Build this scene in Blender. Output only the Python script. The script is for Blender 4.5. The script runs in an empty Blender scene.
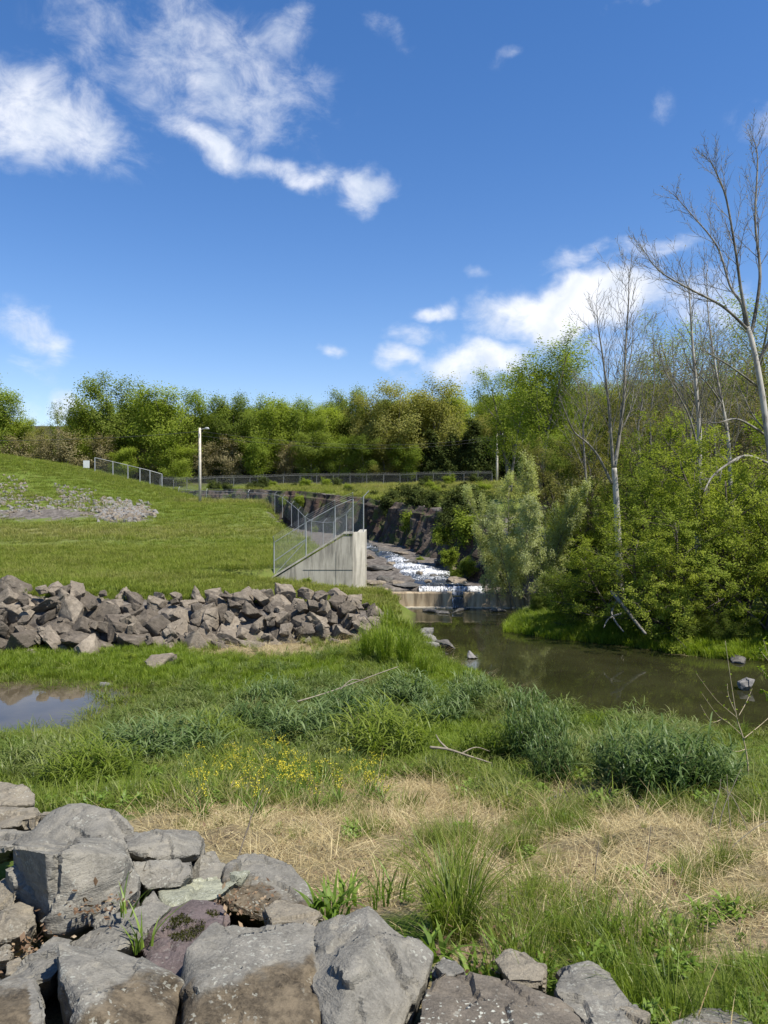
import bpy, bmesh, math, random
import numpy as np
from mathutils import Vector

# ------------------------------------------------------------------ camera, sky, sun, exposure
EZ, F, HX, HY = 6.0, 770.0, 384.0, 505.0          # eye height over the river, focal length in px, horizon
scene = bpy.context.scene
COL = scene.collection
cam_data = bpy.data.cameras.new("camera")
cam = bpy.data.objects.new("camera", cam_data)
COL.objects.link(cam)
cam_data.sensor_fit = 'VERTICAL'
cam_data.sensor_height = 36.0
cam_data.lens = F / 1024.0 * 36.0
cam_data.clip_start = 0.05
cam_data.clip_end = 5000.0
cam.location = (0, 0, EZ)
cam.rotation_euler = (math.radians(90) - math.atan(7.0 / F), 0, 0)
scene.camera = cam

SUN_EL, SUN_AZ = math.radians(58), math.radians(123)   # azimuth clockwise from +Y (view direction): the sun stands to the right
sun_dir = Vector((math.cos(SUN_EL) * math.sin(SUN_AZ), math.cos(SUN_EL) * math.cos(SUN_AZ), math.sin(SUN_EL)))
sd_ = bpy.data.lights.new("sun", 'SUN')
sd_.energy = 4.6
sd_.angle = math.radians(0.53)
sd_.color = (1.0, 0.945, 0.85)
sun = bpy.data.objects.new("sun", sd_)
COL.objects.link(sun)
sun.location = (60, -20, 80)
sun.rotation_euler = sun_dir.to_track_quat('Z', 'Y').to_euler()

scene.view_settings.view_transform = 'Standard'
scene.view_settings.look = 'None'
scene.view_settings.gamma = 1.0
scene.view_settings.exposure = 0.76
scene.view_settings.use_curve_mapping = False
scene.cycles.max_bounces = 7
scene.cycles.diffuse_bounces = 3
scene.cycles.glossy_bounces = 3
scene.cycles.transmission_bounces = 4
scene.cycles.transparent_max_bounces = 12
scene.cycles.caustics_reflective = False
scene.cycles.caustics_refractive = False

world = bpy.data.worlds.new("World")
scene.world = world
world.use_nodes = True
wt = world.node_tree
for n in list(wt.nodes):
    wt.nodes.remove(n)


def N(t, kind, **kw):
    n = t.nodes.new(kind)
    for k, v in kw.items():
        setattr(n, k, v)
    return n


def math_n(t, op, a, b=None, clamp=False):
    n = N(t, 'ShaderNodeMath', operation=op, use_clamp=clamp)
    for i, v in enumerate((a, b)):
        if v is None:
            continue
        if isinstance(v, (int, float)):
            n.inputs[i].default_value = v
        else:
            t.links.new(v, n.inputs[i])
    return n.outputs[0]


def build_sky():
    t = wt
    L = t.links.new
    sky = N(t, 'ShaderNodeTexSky')
    sky.sky_type = 'NISHITA'
    sky.sun_disc = False
    sky.sun_elevation = SUN_EL
    sky.sun_rotation = SUN_AZ
    sky.altitude = 100
    sky.air_density = 1.0
    sky.dust_density = 0.15
    sky.ozone_density = 2.4
    hs = N(t, 'ShaderNodeHueSaturation')
    hs.inputs['Saturation'].default_value = 1.36
    hs.inputs['Value'].default_value = 1.0
    tn = N(t, 'ShaderNodeMixRGB', blend_type='MULTIPLY'); tn.inputs[0].default_value = 1.0
    tn.inputs[2].default_value = (1.06, 0.93, 0.93, 1)
    L(sky.outputs[0], tn.inputs[1]); L(tn.outputs[0], hs.inputs['Color'])
    tc = N(t, 'ShaderNodeTexCoord')
    sep = N(t, 'ShaderNodeSeparateXYZ')
    L(tc.outputs['Generated'], sep.inputs[0])
    # direction as angles: azimuth from +Y, elevation
    az = math_n(t, 'ARCTAN2', sep.outputs[0], sep.outputs[1])
    el = math_n(t, 'ARCSINE', sep.outputs[2])
    ang = N(t, 'ShaderNodeCombineXYZ')
    L(az, ang.inputs[0]); L(el, ang.inputs[1])
    # warp the angles a little so no cloud bank has a clean outline
    wn = N(t, 'ShaderNodeTexNoise', noise_dimensions='3D')
    wn.inputs['Scale'].default_value = 9.0
    wn.inputs['Detail'].default_value = 4.0
    L(ang.outputs[0], wn.inputs['Vector'])
    sub = N(t, 'ShaderNodeVectorMath', operation='SUBTRACT')
    L(wn.outputs['Color'], sub.inputs[0]); sub.inputs[1].default_value = (0.5, 0.5, 0.5)
    scl = N(t, 'ShaderNodeVectorMath', operation='SCALE')
    L(sub.outputs[0], scl.inputs[0]); scl.inputs['Scale'].default_value = 0.10
    wa = N(t, 'ShaderNodeVectorMath', operation='ADD')
    L(ang.outputs[0], wa.inputs[0]); L(scl.outputs[0], wa.inputs[1])
    # cloud banks: (x, y, rx, ry, tilt in degrees, amount)
    banks = [(45, 115, 145, 62, -10, .98), (215, 75, 160, 105, -12, .72), (120, 50, 110, 60, 0, .52), (215, 140, 80, 32, -14, .95),
             (300, 170, 80, 24, -12, .9), (362, 190, 52, 22, -6, .95), (5, 75, 30, 28, 0, .7), (280, 30, 60, 45, 20, .55),
             (388, 32, 50, 24, -22, .36), (507, 55, 24, 17, 0, .36),
             (640, 2, 45, 13, 0, .6), (668, 106, 26, 26, 0, .33), (758, 132, 38, 34, 0, .55),
             (30, 335, 58, 32, -12, .85), (30, 368, 50, 16, -5, .45), (70, 402, 34, 24, 0, .9), (20, 405, 50, 20, 0, .5),
             (329, 350, 19, 11, 0, .85), (436, 311, 36, 18, 0, .95), (400, 356, 36, 17, 0, .95), (418, 335, 45, 18, 0, .7),
             (478, 267, 24, 12, 0, .42), (575, 305, 135, 44, 2, 1.5), (478, 360, 88, 36, 6, 1.15), (520, 325, 50, 20, 10, .6),
             (570, 262, 60, 16, 6, .6), (655, 252, 85, 22, 5, .66), (700, 310, 85, 38, 0, .75), (620, 350, 100, 28, 0, .5)]
    acc = None
    for (x, y, rx, ry, tilt, amt) in banks:
        a = math.atan((x - HX) / F)
        e = math.atan((HY - y) / math.hypot(F, x - HX))
        mp = N(t, 'ShaderNodeMapping', vector_type='TEXTURE')
        mp.inputs['Location'].default_value = (a, e, 0)
        mp.inputs['Rotation'].default_value = (0, 0, math.radians(tilt))
        k = math.cos(a) ** 2
        mp.inputs['Scale'].default_value = (rx / F * k, ry / F * math.cos(e) ** 2 / max(.8, math.cos(a)), 1)
        L(wa.outputs[0], mp.inputs['Vector'])
        ln = N(t, 'ShaderNodeVectorMath', operation='LENGTH')
        L(mp.outputs[0], ln.inputs[0])
        mr = N(t, 'ShaderNodeMapRange', interpolation_type='SMOOTHSTEP')
        mr.inputs['From Min'].default_value = 1.15
        mr.inputs['From Max'].default_value = 0.15
        mr.inputs['To Min'].default_value = 0.0
        mr.inputs['To Max'].default_value = amt
        L(ln.outputs['Value'], mr.inputs['Value'])
        acc = mr.outputs[0] if acc is None else math_n(t, 'MAXIMUM', acc, mr.outputs[0])
    st = N(t, 'ShaderNodeMapping')
    st.inputs['Scale'].default_value = (1.0, 1.5, 1.0)
    st.inputs['Rotation'].default_value = (0, 0, math.radians(14))
    L(ang.outputs[0], st.inputs['Vector'])
    n1 = N(t, 'ShaderNodeTexNoise'); n1.inputs['Scale'].default_value = 17.0
    n1.inputs['Detail'].default_value = 9.0; n1.inputs['Roughness'].default_value = 0.66
    n1.inputs['Distortion'].default_value = 0.35
    L(st.outputs[0], n1.inputs['Vector'])
    nz = math_n(t, 'MULTIPLY', math_n(t, 'SUBTRACT', n1.outputs['Fac'], 0.5), 2.3)
    dens = math_n(t, 'ADD', math_n(t, 'SUBTRACT', acc, 0.36), math_n(t, 'MULTIPLY', nz, 0.85))
    mr = N(t, 'ShaderNodeMapRange', interpolation_type='SMOOTHSTEP')
    mr.inputs['From Min'].default_value = -0.22
    mr.inputs['From Max'].default_value = 0.92
    mr.inputs['To Max'].default_value = 0.95
    L(dens, mr.inputs['Value'])
    gate = N(t, 'ShaderNodeMapRange', interpolation_type='SMOOTHSTEP')
    gate.inputs['From Min'].default_value = 0.02
    gate.inputs['From Max'].default_value = 0.30
    L(acc, gate.inputs['Value'])
    thin = math_n(t, 'ADD', math_n(t, 'MULTIPLY', acc, 0.62), 0.36, True)
    fac = math_n(t, 'MULTIPLY', math_n(t, 'MULTIPLY', mr.outputs[0], gate.outputs[0], True), thin, True)
    # cloud colour: white with faint blue-grey thick parts
    n2 = N(t, 'ShaderNodeTexNoise'); n2.inputs['Scale'].default_value = 22.0; n2.inputs['Detail'].default_value = 5.0
    L(wa.outputs[0], n2.inputs['Vector'])
    cr = N(t, 'ShaderNodeValToRGB')
    cr.color_ramp.elements[0].position = 0.32
    cr.color_ramp.elements[0].color = (4.5, 4.9, 5.6, 1)
    cr.color_ramp.elements[1].position = 0.62
    cr.color_ramp.elements[1].color = (6.1, 6.2, 6.5, 1)
    L(n2.outputs['Fac'], cr.inputs[0])
    mix = N(t, 'ShaderNodeMixRGB')
    L(fac, mix.inputs[0]); L(hs.outputs[0], mix.inputs[1]); L(cr.outputs[0], mix.inputs[2])
    bg = N(t, 'ShaderNodeBackground')
    bg.inputs['Strength'].default_value = 0.106
    L(mix.outputs[0], bg.inputs[0])
    out = N(t, 'ShaderNodeOutputWorld')
    L(bg.outputs[0], out.inputs[0])


build_sky()

# ------------------------------------------------------------------ helpers
rng = np.random.default_rng(7)
random.seed(7)


def W(px, py, d):
    return ((px - HX) / F * d, d, EZ - (py - HY) / F * d)


def PX(p):
    p = np.asarray(p, float)
    d = np.maximum(p[..., 1], 0.01)
    return HX + p[..., 0] / d * F, HY + (EZ - p[..., 2]) / d * F


def G(px, py, z=0.0):                              # pixel on a level plane at height z -> plan position
    d = (EZ - z) * F / (py - HY)
    return ((px - HX) / F * d, d)


def _hash(ix, iy, iz, seed):
    h = (ix * 374761393 + iy * 668265263 + iz * 2147483647 + seed * 1274126177) & 0xFFFFFFFF
    h = ((h ^ (h >> 13)) * 1274126177) & 0xFFFFFFFF
    h = (h ^ (h >> 16)) & 0xFFFFFF
    return h / float(0xFFFFFF)


def vnoise(p, seed=0):
    p = np.asarray(p, float)
    i = np.floor(p).astype(np.int64)
    f = p - i
    f = f * f * (3 - 2 * f)
    x, y, z = i[:, 0], i[:, 1], i[:, 2]
    r = 0
    for dx in (0, 1):
        wx = f[:, 0] if dx else 1 - f[:, 0]
        for dy in (0, 1):
            wy = f[:, 1] if dy else 1 - f[:, 1]
            for dz in (0, 1):
                wz = f[:, 2] if dz else 1 - f[:, 2]
                r = r + wx * wy * wz * _hash(x + dx, y + dy, z + dz, seed)
    return r * 2 - 1


def fbm(p, octaves=4, seed=0, gain=0.5):
    p = np.asarray(p, float)
    a, s, r = 1.0, 0.0, 0
    for o in range(octaves):
        r = r + a * vnoise(p * (2.03 ** o) + 17.3 * o, seed + o)
        s += a
        a *= gain
    return r / s


def n2(x, y, sc, octaves=3, seed=0):
    x = np.asarray(x, float).ravel(); y = np.asarray(y, float).ravel()
    return fbm(np.stack([x * sc, y * sc, np.zeros_like(x) + .37], 1), octaves, seed)


def sstep(a, b, x):
    t = np.clip((x - a) / (b - a), 0, 1)
    return t * t * (3 - 2 * t)


def polyline_dist(pts, line):
    """distance to a polyline; interpolated extra columns of the line"""
    line = np.asarray(line, float)
    best = np.full(len(pts), 1e9)
    ext = np.zeros((len(pts), max(0, line.shape[1] - 2)))
    for i in range(len(line) - 1):
        a, b = line[i], line[i + 1]
        ab = b[:2] - a[:2]
        t = np.clip(((pts - a[:2]) @ ab) / max(1e-9, ab @ ab), 0, 1)
        q = a[:2] + t[:, None] * ab
        dd = np.hypot(*(pts - q).T)
        m = dd < best
        best[m] = dd[m]
        if ext.shape[1]:
            ext[m] = (a[2:] + t[:, None] * (b[2:] - a[2:]))[m]
    return best, ext


def in_poly(pts, poly):
    poly = np.asarray(poly, float)
    x, y = pts[:, 0], pts[:, 1]
    r = np.zeros(len(pts), bool)
    j = len(poly) - 1
    for i in range(len(poly)):
        xi, yi, xj, yj = poly[i, 0], poly[i, 1], poly[j, 0], poly[j, 1]
        c = ((yi > y) != (yj > y)) & (x < (xj - xi) * (y - yi) / (yj - yi + 1e-12) + xi)
        r ^= c
        j = i
    return r


def sdf(pts, poly):
    poly = [tuple(p[:2]) for p in poly]
    d, _ = polyline_dist(pts, poly + [poly[0]])
    return np.where(in_poly(pts, poly), -d, d)


def mk_mesh(name, verts, quads=None, tris=None, attrs=None, smooth=False, mat=None, midx=None):
    me = bpy.data.meshes.new(name)
    verts = np.asarray(verts, np.float32)
    me.vertices.add(len(verts))
    me.vertices.foreach_set('co', verts.ravel())
    ls, sizes = [], []
    if quads is not None and len(quads):
        q = np.asarray(quads, np.int32); ls.append(q.ravel()); sizes.append(np.full(len(q), 4, np.int32))
    if tris is not None and len(tris):
        q = np.asarray(tris, np.int32); ls.append(q.ravel()); sizes.append(np.full(len(q), 3, np.int32))
    if ls:
        ls = np.concatenate(ls); sizes = np.concatenate(sizes)
        me.loops.add(len(ls)); me.loops.foreach_set('vertex_index', ls)
        me.polygons.add(len(sizes))
        starts = np.concatenate([[0], np.cumsum(sizes)[:-1]]).astype(np.int32)
        me.polygons.foreach_set('loop_start', starts)
        me.polygons.foreach_set('loop_total', sizes)
        if midx is not None:
            me.polygons.foreach_set('material_index', np.asarray(midx, np.int32))
        me.polygons.foreach_set('use_smooth', np.full(len(sizes), bool(smooth)))
    for k, v in (attrs or {}).items():
        v = np.asarray(v, np.float32)
        if v.ndim == 1:
            a = me.attributes.new(k, 'FLOAT', 'POINT'); a.data.foreach_set('value', v)
        else:
            a = me.attributes.new(k, 'FLOAT_VECTOR', 'POINT'); a.data.foreach_set('vector', v.ravel())
    me.update(calc_edges=True)
    for m in (mat if isinstance(mat, (list, tuple)) else [mat]):
        if m is not None:
            me.materials.append(m)
    return me


def put(name, me, parent=None, loc=None, rot=None, scale=None):
    o = bpy.data.objects.new(name, me)
    COL.objects.link(o)
    if parent is not None:
        o.parent = parent
    if loc is not None: o.location = loc
    if rot is not None: o.rotation_euler = rot
    if scale is not None: o.scale = scale if hasattr(scale, '__len__') else (scale,) * 3
    return o


def tag(o, label, cat, group=None, kind=None):
    o['label'] = label
    o['category'] = cat
    if group: o['group'] = group
    if kind: o['kind'] = kind
    return o


def structure(o):
    o['kind'] = 'structure'
    return o


def stuff(o, label, cat):
    o['kind'] = 'stuff'; o['label'] = label; o['category'] = cat
    return o


def thing(name, label, cat, loc=(0, 0, 0), group=None):
    o = put(name, None, loc=loc)
    return tag(o, label, cat, group)


def dup(root, loc, rot=None, scale=None):
    r = root.copy(); COL.objects.link(r); r.location = loc
    if rot is not None: r.rotation_euler = rot
    if scale is not None: r.scale = scale if hasattr(scale, '__len__') else (scale,) * 3
    for ch in root.children:
        c = ch.copy(); COL.objects.link(c); c.parent = r
        for g in ch.children:
            d = g.copy(); COL.objects.link(d); d.parent = c
    return r


class MB:
    """collects boxes, tubes and loose faces as one mesh"""
    def __init__(self):
        self.v, self.q, self.t, self.n = [], [], [], 0

    def add(self, v, q=None, t=None):
        v = np.asarray(v, float)
        if q is not None and len(q): self.q.append(np.asarray(q) + self.n)
        if t is not None and len(t): self.t.append(np.asarray(t) + self.n)
        self.v.append(v); self.n += len(v)

    def tube(self, pts, rad, sides=6, cap=True):
        pts = np.asarray(pts, float); n = len(pts)
        rad = np.broadcast_to(np.asarray(rad, float), (n,))
        tan = np.gradient(pts, axis=0)
        tan /= np.linalg.norm(tan, axis=1)[:, None] + 1e-12
        ref = np.array([0, 0, 1.0]) if abs(tan[:, 2]).mean() < .8 else np.array([1.0, 0, 0])
        a = np.cross(tan, ref); a /= np.linalg.norm(a, axis=1)[:, None] + 1e-12
        b = np.cross(tan, a)
        th = np.arange(sides) / sides * 2 * math.pi
        ring = pts[:, None] + rad[:, None, None] * (np.cos(th)[None, :, None] * a[:, None] + np.sin(th)[None, :, None] * b[:, None])
        v = ring.reshape(-1, 3)
        i = np.arange(n - 1)[:, None] * sides; j = np.arange(sides)[None]; k = (j + 1) % sides
        q = np.stack([i + j, i + k, i + sides + k, i + sides + j], -1).reshape(-1, 4)
        t = None
        if cap:
            v = np.concatenate([v, pts[-1:], pts[:1]])
            m = n * sides
            j = np.arange(sides); k = (j + 1) % sides
            t = np.concatenate([np.stack([(n - 1) * sides + j, (n - 1) * sides + k, np.full(sides, m)], 1),
                                np.stack([k, j, np.full(sides, m + 1)], 1)])
        self.add(v, q, t)

    def prism(self, outline, d0, d1, axis=1):
        """outline of (a, b) in the plane across `axis`, from d0 to d1"""
        n = len(outline)
        o = np.asarray(outline, float)
        def lay(d):
            p = np.zeros((n, 3))
            ax = [k for k in range(3) if k != axis]
            p[:, ax[0]] = o[:, 0]; p[:, ax[1]] = o[:, 1]; p[:, axis] = d
            return p
        v = np.concatenate([lay(d0), lay(d1)])
        j = np.arange(n); k = (j + 1) % n
        self.add(v, np.stack([j, k, n + k, n + j], 1))
        c = len(v)
        self.add(np.concatenate([lay(d0), [lay(d0).mean(0)]]), None, np.stack([k, j, np.full(n, n)], 1))
        self.add(np.concatenate([lay(d1), [lay(d1).mean(0)]]), None, np.stack([j, k, np.full(n, n)], 1))

    def box(self, lo, hi):
        x0, y0, z0 = lo; x1, y1, z1 = hi
        v = [(x0, y0, z0), (x1, y0, z0), (x1, y1, z0), (x0, y1, z0), (x0, y0, z1), (x1, y0, z1), (x1, y1, z1), (x0, y1, z1)]
        self.add(v, [(0, 3, 2, 1), (4, 5, 6, 7), (0, 1, 5, 4), (1, 2, 6, 5), (2, 3, 7, 6), (3, 0, 4, 7)])

    def mesh(self, name, mat, smooth=False, attrs=None):
        v = np.concatenate(self.v) if self.v else np.zeros((0, 3))
        return mk_mesh(name, v, np.concatenate(self.q) if self.q else None, np.concatenate(self.t) if self.t else None,
                       attrs, smooth, mat)


# ------------------------------------------------------------------ materials
def new_mat(name):
    m = bpy.data.materials.new(name)
    m.use_nodes = True
    t = m.node_tree
    for n in list(t.nodes): t.nodes.remove(n)
    out = N(t, 'ShaderNodeOutputMaterial')
    return m, t, out


def ramp(t, fac, stops):
    r = N(t, 'ShaderNodeValToRGB')
    e = r.color_ramp.elements
    while len(e) < len(stops): e.new(0.5)
    for k, (p, c) in enumerate(stops):
        e[k].position = p; e[k].color = (*c, 1)
    t.links.new(fac, r.inputs[0])
    return r.outputs[0]


def noise(t, vec, scale, detail=4, rough=.55, dist=0.0):
    n = N(t, 'ShaderNodeTexNoise')
    n.inputs['Scale'].default_value = scale
    n.inputs['Detail'].default_value = detail
    n.inputs['Roughness'].default_value = rough
    n.inputs['Distortion'].default_value = dist
    if vec is not None: t.links.new(vec, n.inputs['Vector'])
    return n.outputs['Fac']


def mixc(t, fac, a, b, mode='MIX'):
    n = N(t, 'ShaderNodeMixRGB', blend_type=mode)
    for i, v in ((0, fac), (1, a), (2, b)):
        if isinstance(v, (int, float)): n.inputs[i].default_value = v
        elif isinstance(v, tuple): n.inputs[i].default_value = (*v, 1)
        else: t.links.new(v, n.inputs[i])
    return n.outputs[0]


def mrange(t, v, a, b, c=0.0, d=1.0, smooth=True):
    n = N(t, 'ShaderNodeMapRange', interpolation_type='SMOOTHSTEP' if smooth else 'LINEAR')
    n.inputs['From Min'].default_value = a; n.inputs['From Max'].default_value = b
    n.inputs['To Min'].default_value = c; n.inputs['To Max'].default_value = d
    t.links.new(v, n.inputs['Value'])
    return n.outputs[0]


def attr(t, name, kind='GEOMETRY'):
    n = N(t, 'ShaderNodeAttribute', attribute_type=kind)
    n.attribute_name = name
    return n


def principled(t, out, col, rough=.85, bump=None, bstr=.4, bdist=.02, spec=.3):
    p = N(t, 'ShaderNodeBsdfPrincipled')
    if isinstance(col, tuple): p.inputs['Base Color'].default_value = (*col, 1)
    else: t.links.new(col, p.inputs['Base Color'])
    if isinstance(rough, (int, float)): p.inputs['Roughness'].default_value = rough
    else: t.links.new(rough, p.inputs['Roughness'])
    p.inputs['Specular IOR Level'].default_value = spec
    if bump is not None:
        b = N(t, 'ShaderNodeBump')
        b.inputs['Strength'].default_value = bstr
        b.inputs['Distance'].default_value = bdist
        t.links.new(bump, b.inputs['Height'])
        t.links.new(b.outputs[0], p.inputs['Normal'])
    t.links.new(p.outputs[0], out.inputs[0])
    return p


def leaf_mat(name, dark, mid, light, trans=.35, gloss=.0, objvar=.25, tint=None):
    """leaf or blade: colour by the per-leaf value v and per-object random; tint = instancer attribute towards a dry colour"""
    m, t, out = new_mat(name)
    v = attr(t, 'v').outputs['Fac']
    oi = N(t, 'ShaderNodeObjectInfo')
    vv = math_n(t, 'ADD', v, math_n(t, 'MULTIPLY', math_n(t, 'SUBTRACT', oi.outputs['Random'], .5), objvar))
    col = ramp(t, vv, [(0.0, dark), (0.5, mid), (1.0, light)])
    if tint:
        a = attr(t, 'tint', 'INSTANCER').outputs['Fac']
        col = mixc(t, a, col, tint)
    d = N(t, 'ShaderNodeBsdfDiffuse'); t.links.new(col, d.inputs[0])
    tr = N(t, 'ShaderNodeBsdfTranslucent')
    wcol = mixc(t, 1.0, col, (1.15, 1.2, .65), 'MULTIPLY')
    t.links.new(wcol, tr.inputs[0])
    mx = N(t, 'ShaderNodeMixShader'); mx.inputs[0].default_value = trans
    t.links.new(d.outputs[0], mx.inputs[1]); t.links.new(tr.outputs[0], mx.inputs[2])
    g = N(t, 'ShaderNodeBsdfGlossy'); g.inputs['Roughness'].default_value = .42
    g.inputs[0].default_value = (.8, .85, .8, 1)
    if gloss:
        mg = N(t, 'ShaderNodeMixShader'); mg.inputs[0].default_value = gloss
        t.links.new(mx.outputs[0], mg.inputs[1]); t.links.new(g.outputs[0], mg.inputs[2])
        t.links.new(mg.outputs[0], out.inputs[0])
    else:
        t.links.new(mx.outputs[0], out.inputs[0])
    return m


def rock_mat(name, base, warm, spots=.5, lichen=.35, scale=1.0, stain=(.085, .068, .045)):
    m, t, out = new_mat(name)
    co = N(t, 'ShaderNodeTexCoord').outputs['Object']
    oi = N(t, 'ShaderNodeObjectInfo')
    shift = N(t, 'ShaderNodeVectorMath', operation='ADD')
    t.links.new(co, shift.inputs[0])
    ofs = N(t, 'ShaderNodeCombineXYZ')
    for k in range(3): t.links.new(math_n(t, 'MULTIPLY', oi.outputs['Random'], 37.0 + 11 * k), ofs.inputs[k])
    t.links.new(ofs.outputs[0], shift.inputs[1])
    co = shift.outputs[0]
    big = noise(t, co, 2.2 * scale, 5, .6, .6)
    mid = noise(t, co, 11 * scale, 6, .65)
    fine = noise(t, co, 70 * scale, 4, .7)
    col = ramp(t, big, [(.30, tuple(c * .80 for c in base)), (.52, base), (.72, warm)])
    col = mixc(t, mrange(t, mid, .42, .66, 0, .7), col, tuple(c * .55 for c in base))
    mp = N(t, 'ShaderNodeMapping'); mp.inputs['Scale'].default_value = (1, 1.0, 4.5); mp.inputs['Rotation'].default_value = (.5, .35, .2)
    t.links.new(co, mp.inputs['Vector'])
    grain = noise(t, mp.outputs[0], 7 * scale, 5, .7, .4)
    col = mixc(t, mrange(t, grain, .5, .72, 0, .55), col, tuple(c * .5 for c in base))
    col = mixc(t, mrange(t, grain, .48, .30, 0, .45), col, tuple(min(.7, c * 1.35) for c in warm))
    col = mixc(t, mrange(t, fine, .42, .72, 0, .5), col, tuple(min(.8, c * 1.45) for c in base))
    col = mixc(t, mrange(t, noise(t, co, 120 * scale, 2), .58, .70, 0, .55), col, tuple(c * .45 for c in base))
    if stain:
        s = attr(t, 'stain').outputs['Fac']
        sc = mixc(t, mrange(t, mid, .35, .65), tuple(c * .45 for c in stain), tuple(c * 1.7 for c in stain))
        sc = mixc(t, mrange(t, grain, .45, .65, 0, .6), sc, tuple(c * .4 for c in stain))
        sc = mixc(t, mrange(t, fine, .4, .7, 0, .4), sc, tuple(c * 2.0 for c in stain))
        sf = mrange(t, math_n(t, 'ADD', s, math_n(t, 'MULTIPLY', math_n(t, 'SUBTRACT', mid, .5), .5)), .28, .72)
        col = mixc(t, sf, col, sc)
    if lichen:
        vo = N(t, 'ShaderNodeTexVoronoi'); vo.inputs['Scale'].default_value = 40 * scale
        wv = N(t, 'ShaderNodeVectorMath', operation='ADD')
        nn = N(t, 'ShaderNodeTexNoise'); nn.inputs['Scale'].default_value = 40 * scale
        t.links.new(co, nn.inputs['Vector'])
        sv = N(t, 'ShaderNodeVectorMath', operation='SCALE'); sv.inputs['Scale'].default_value = .05 / scale
        t.links.new(nn.outputs['Color'], sv.inputs[0])
        t.links.new(co, wv.inputs[0]); t.links.new(sv.outputs[0], wv.inputs[1])
        t.links.new(wv.outputs[0], vo.inputs['Vector'])
        dsk = mrange(t, vo.outputs['Distance'], .34, .22)
        pick = mrange(t, noise(t, co, 4.5 * scale, 2), .50, .60)
        col = mixc(t, math_n(t, 'MULTIPLY', math_n(t, 'MULTIPLY', dsk, pick), lichen), col, (.46, .47, .40))
    h = math_n(t, 'ADD', math_n(t, 'ADD', math_n(t, 'MULTIPLY', mid, 1.0), math_n(t, 'MULTIPLY', fine, .4)), grain)
    principled(t, out, col, .88, h, .75, .022 / scale, .2)
    return m


def simple_mat(name, col, rough=.7, var=.25, scale=8, metallic=0.0, bstr=.3, bdist=.01):
    m, t, out = new_mat(name)
    co = N(t, 'ShaderNodeTexCoord').outputs['Object']
    n = noise(t, co, scale, 5)
    c = ramp(t, n, [(.3, tuple(k * (1 - var) for k in col)), (.7, tuple(min(1, k * (1 + var)) for k in col))])
    p = principled(t, out, c, rough, n, bstr, bdist)
    p.inputs['Metallic'].default_value = metallic
    return m


def bark_mat(name, dark, light, scale=6, patch=.5):
    m, t, out = new_mat(name)
    co = N(t, 'ShaderNodeTexCoord').outputs['Object']
    mp = N(t, 'ShaderNodeMapping'); mp.inputs['Scale'].default_value = (1, 1, .35)
    t.links.new(co, mp.inputs['Vector'])
    n = noise(t, mp.outputs[0], scale, 5, .65)
    c = ramp(t, n, [(patch - .12, dark), (patch + .06, light)])
    principled(t, out, c, .85, n, .5, .02)
    return m


M = {}
M['rock'] = rock_mat('grey_boulder_stone', (.178, .168, .142), (.242, .222, .176))
M['rock_brown'] = rock_mat('brown_boulder_stone', (.13, .112, .088), (.17, .145, .11), lichen=.8)
M['rock_purple'] = rock_mat('purplish_boulder_stone', (.12, .095, .09), (.15, .12, .11), lichen=.2)
M['rock_pale'] = rock_mat('lichened_boulder_stone', (.27, .275, .205), (.33, .33, .22), lichen=.6)
M['rock_tan'] = rock_mat('tan_boulder_stone', (.21, .185, .14), (.26, .22, .16), lichen=.3)
M['riprap'] = rock_mat('riprap_stone', (.185, .155, .118), (.30, .255, .195), lichen=.12, scale=.6, stain=None)
M['riprap_dark'] = rock_mat('dark_riprap_stone', (.105, .088, .068), (.20, .17, .132), lichen=.1, scale=.6, stain=None)
M['scree'] = rock_mat('scree_stone', (.20, .19, .175), (.30, .285, .26), lichen=0, scale=.8, stain=None)
M['wet_rock'] = rock_mat('stream_stone', (.10, .095, .085), (.22, .20, .18), lichen=0, scale=.5, stain=None)
M['galv'] = simple_mat('galvanised_steel', (.36, .37, .36), .5, .15, 20, .3)
M['galv_dull'] = simple_mat('dull_steel', (.17, .17, .16), .7, .2, 20)
M['wood_pole'] = simple_mat('weathered_pole_wood', (.55, .50, .42), .85, .2, 5)
M['deadwood'] = simple_mat('bleached_deadwood', (.22, .19, .14), .9, .35, 14)
M['bark'] = bark_mat('brown_bark', (.045, .036, .028), (.12, .10, .08))
M['bark_grey'] = bark_mat('grey_bark', (.10, .09, .075), (.21, .195, .165))
M['bark_pale'] = bark_mat('sycamore_bark', (.13, .115, .09), (.40, .38, .33), 3.0, .46)
M['bark_backlit'] = bark_mat('backlit_sycamore_bark', (.09, .08, .065), (.24, .225, .19), 3.0, .5)  # backlit darkness of the limbs against the sky is put into the bark colour
M['twig'] = simple_mat('twig_bark', (.17, .14, .105), .85, .3, 10)

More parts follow.
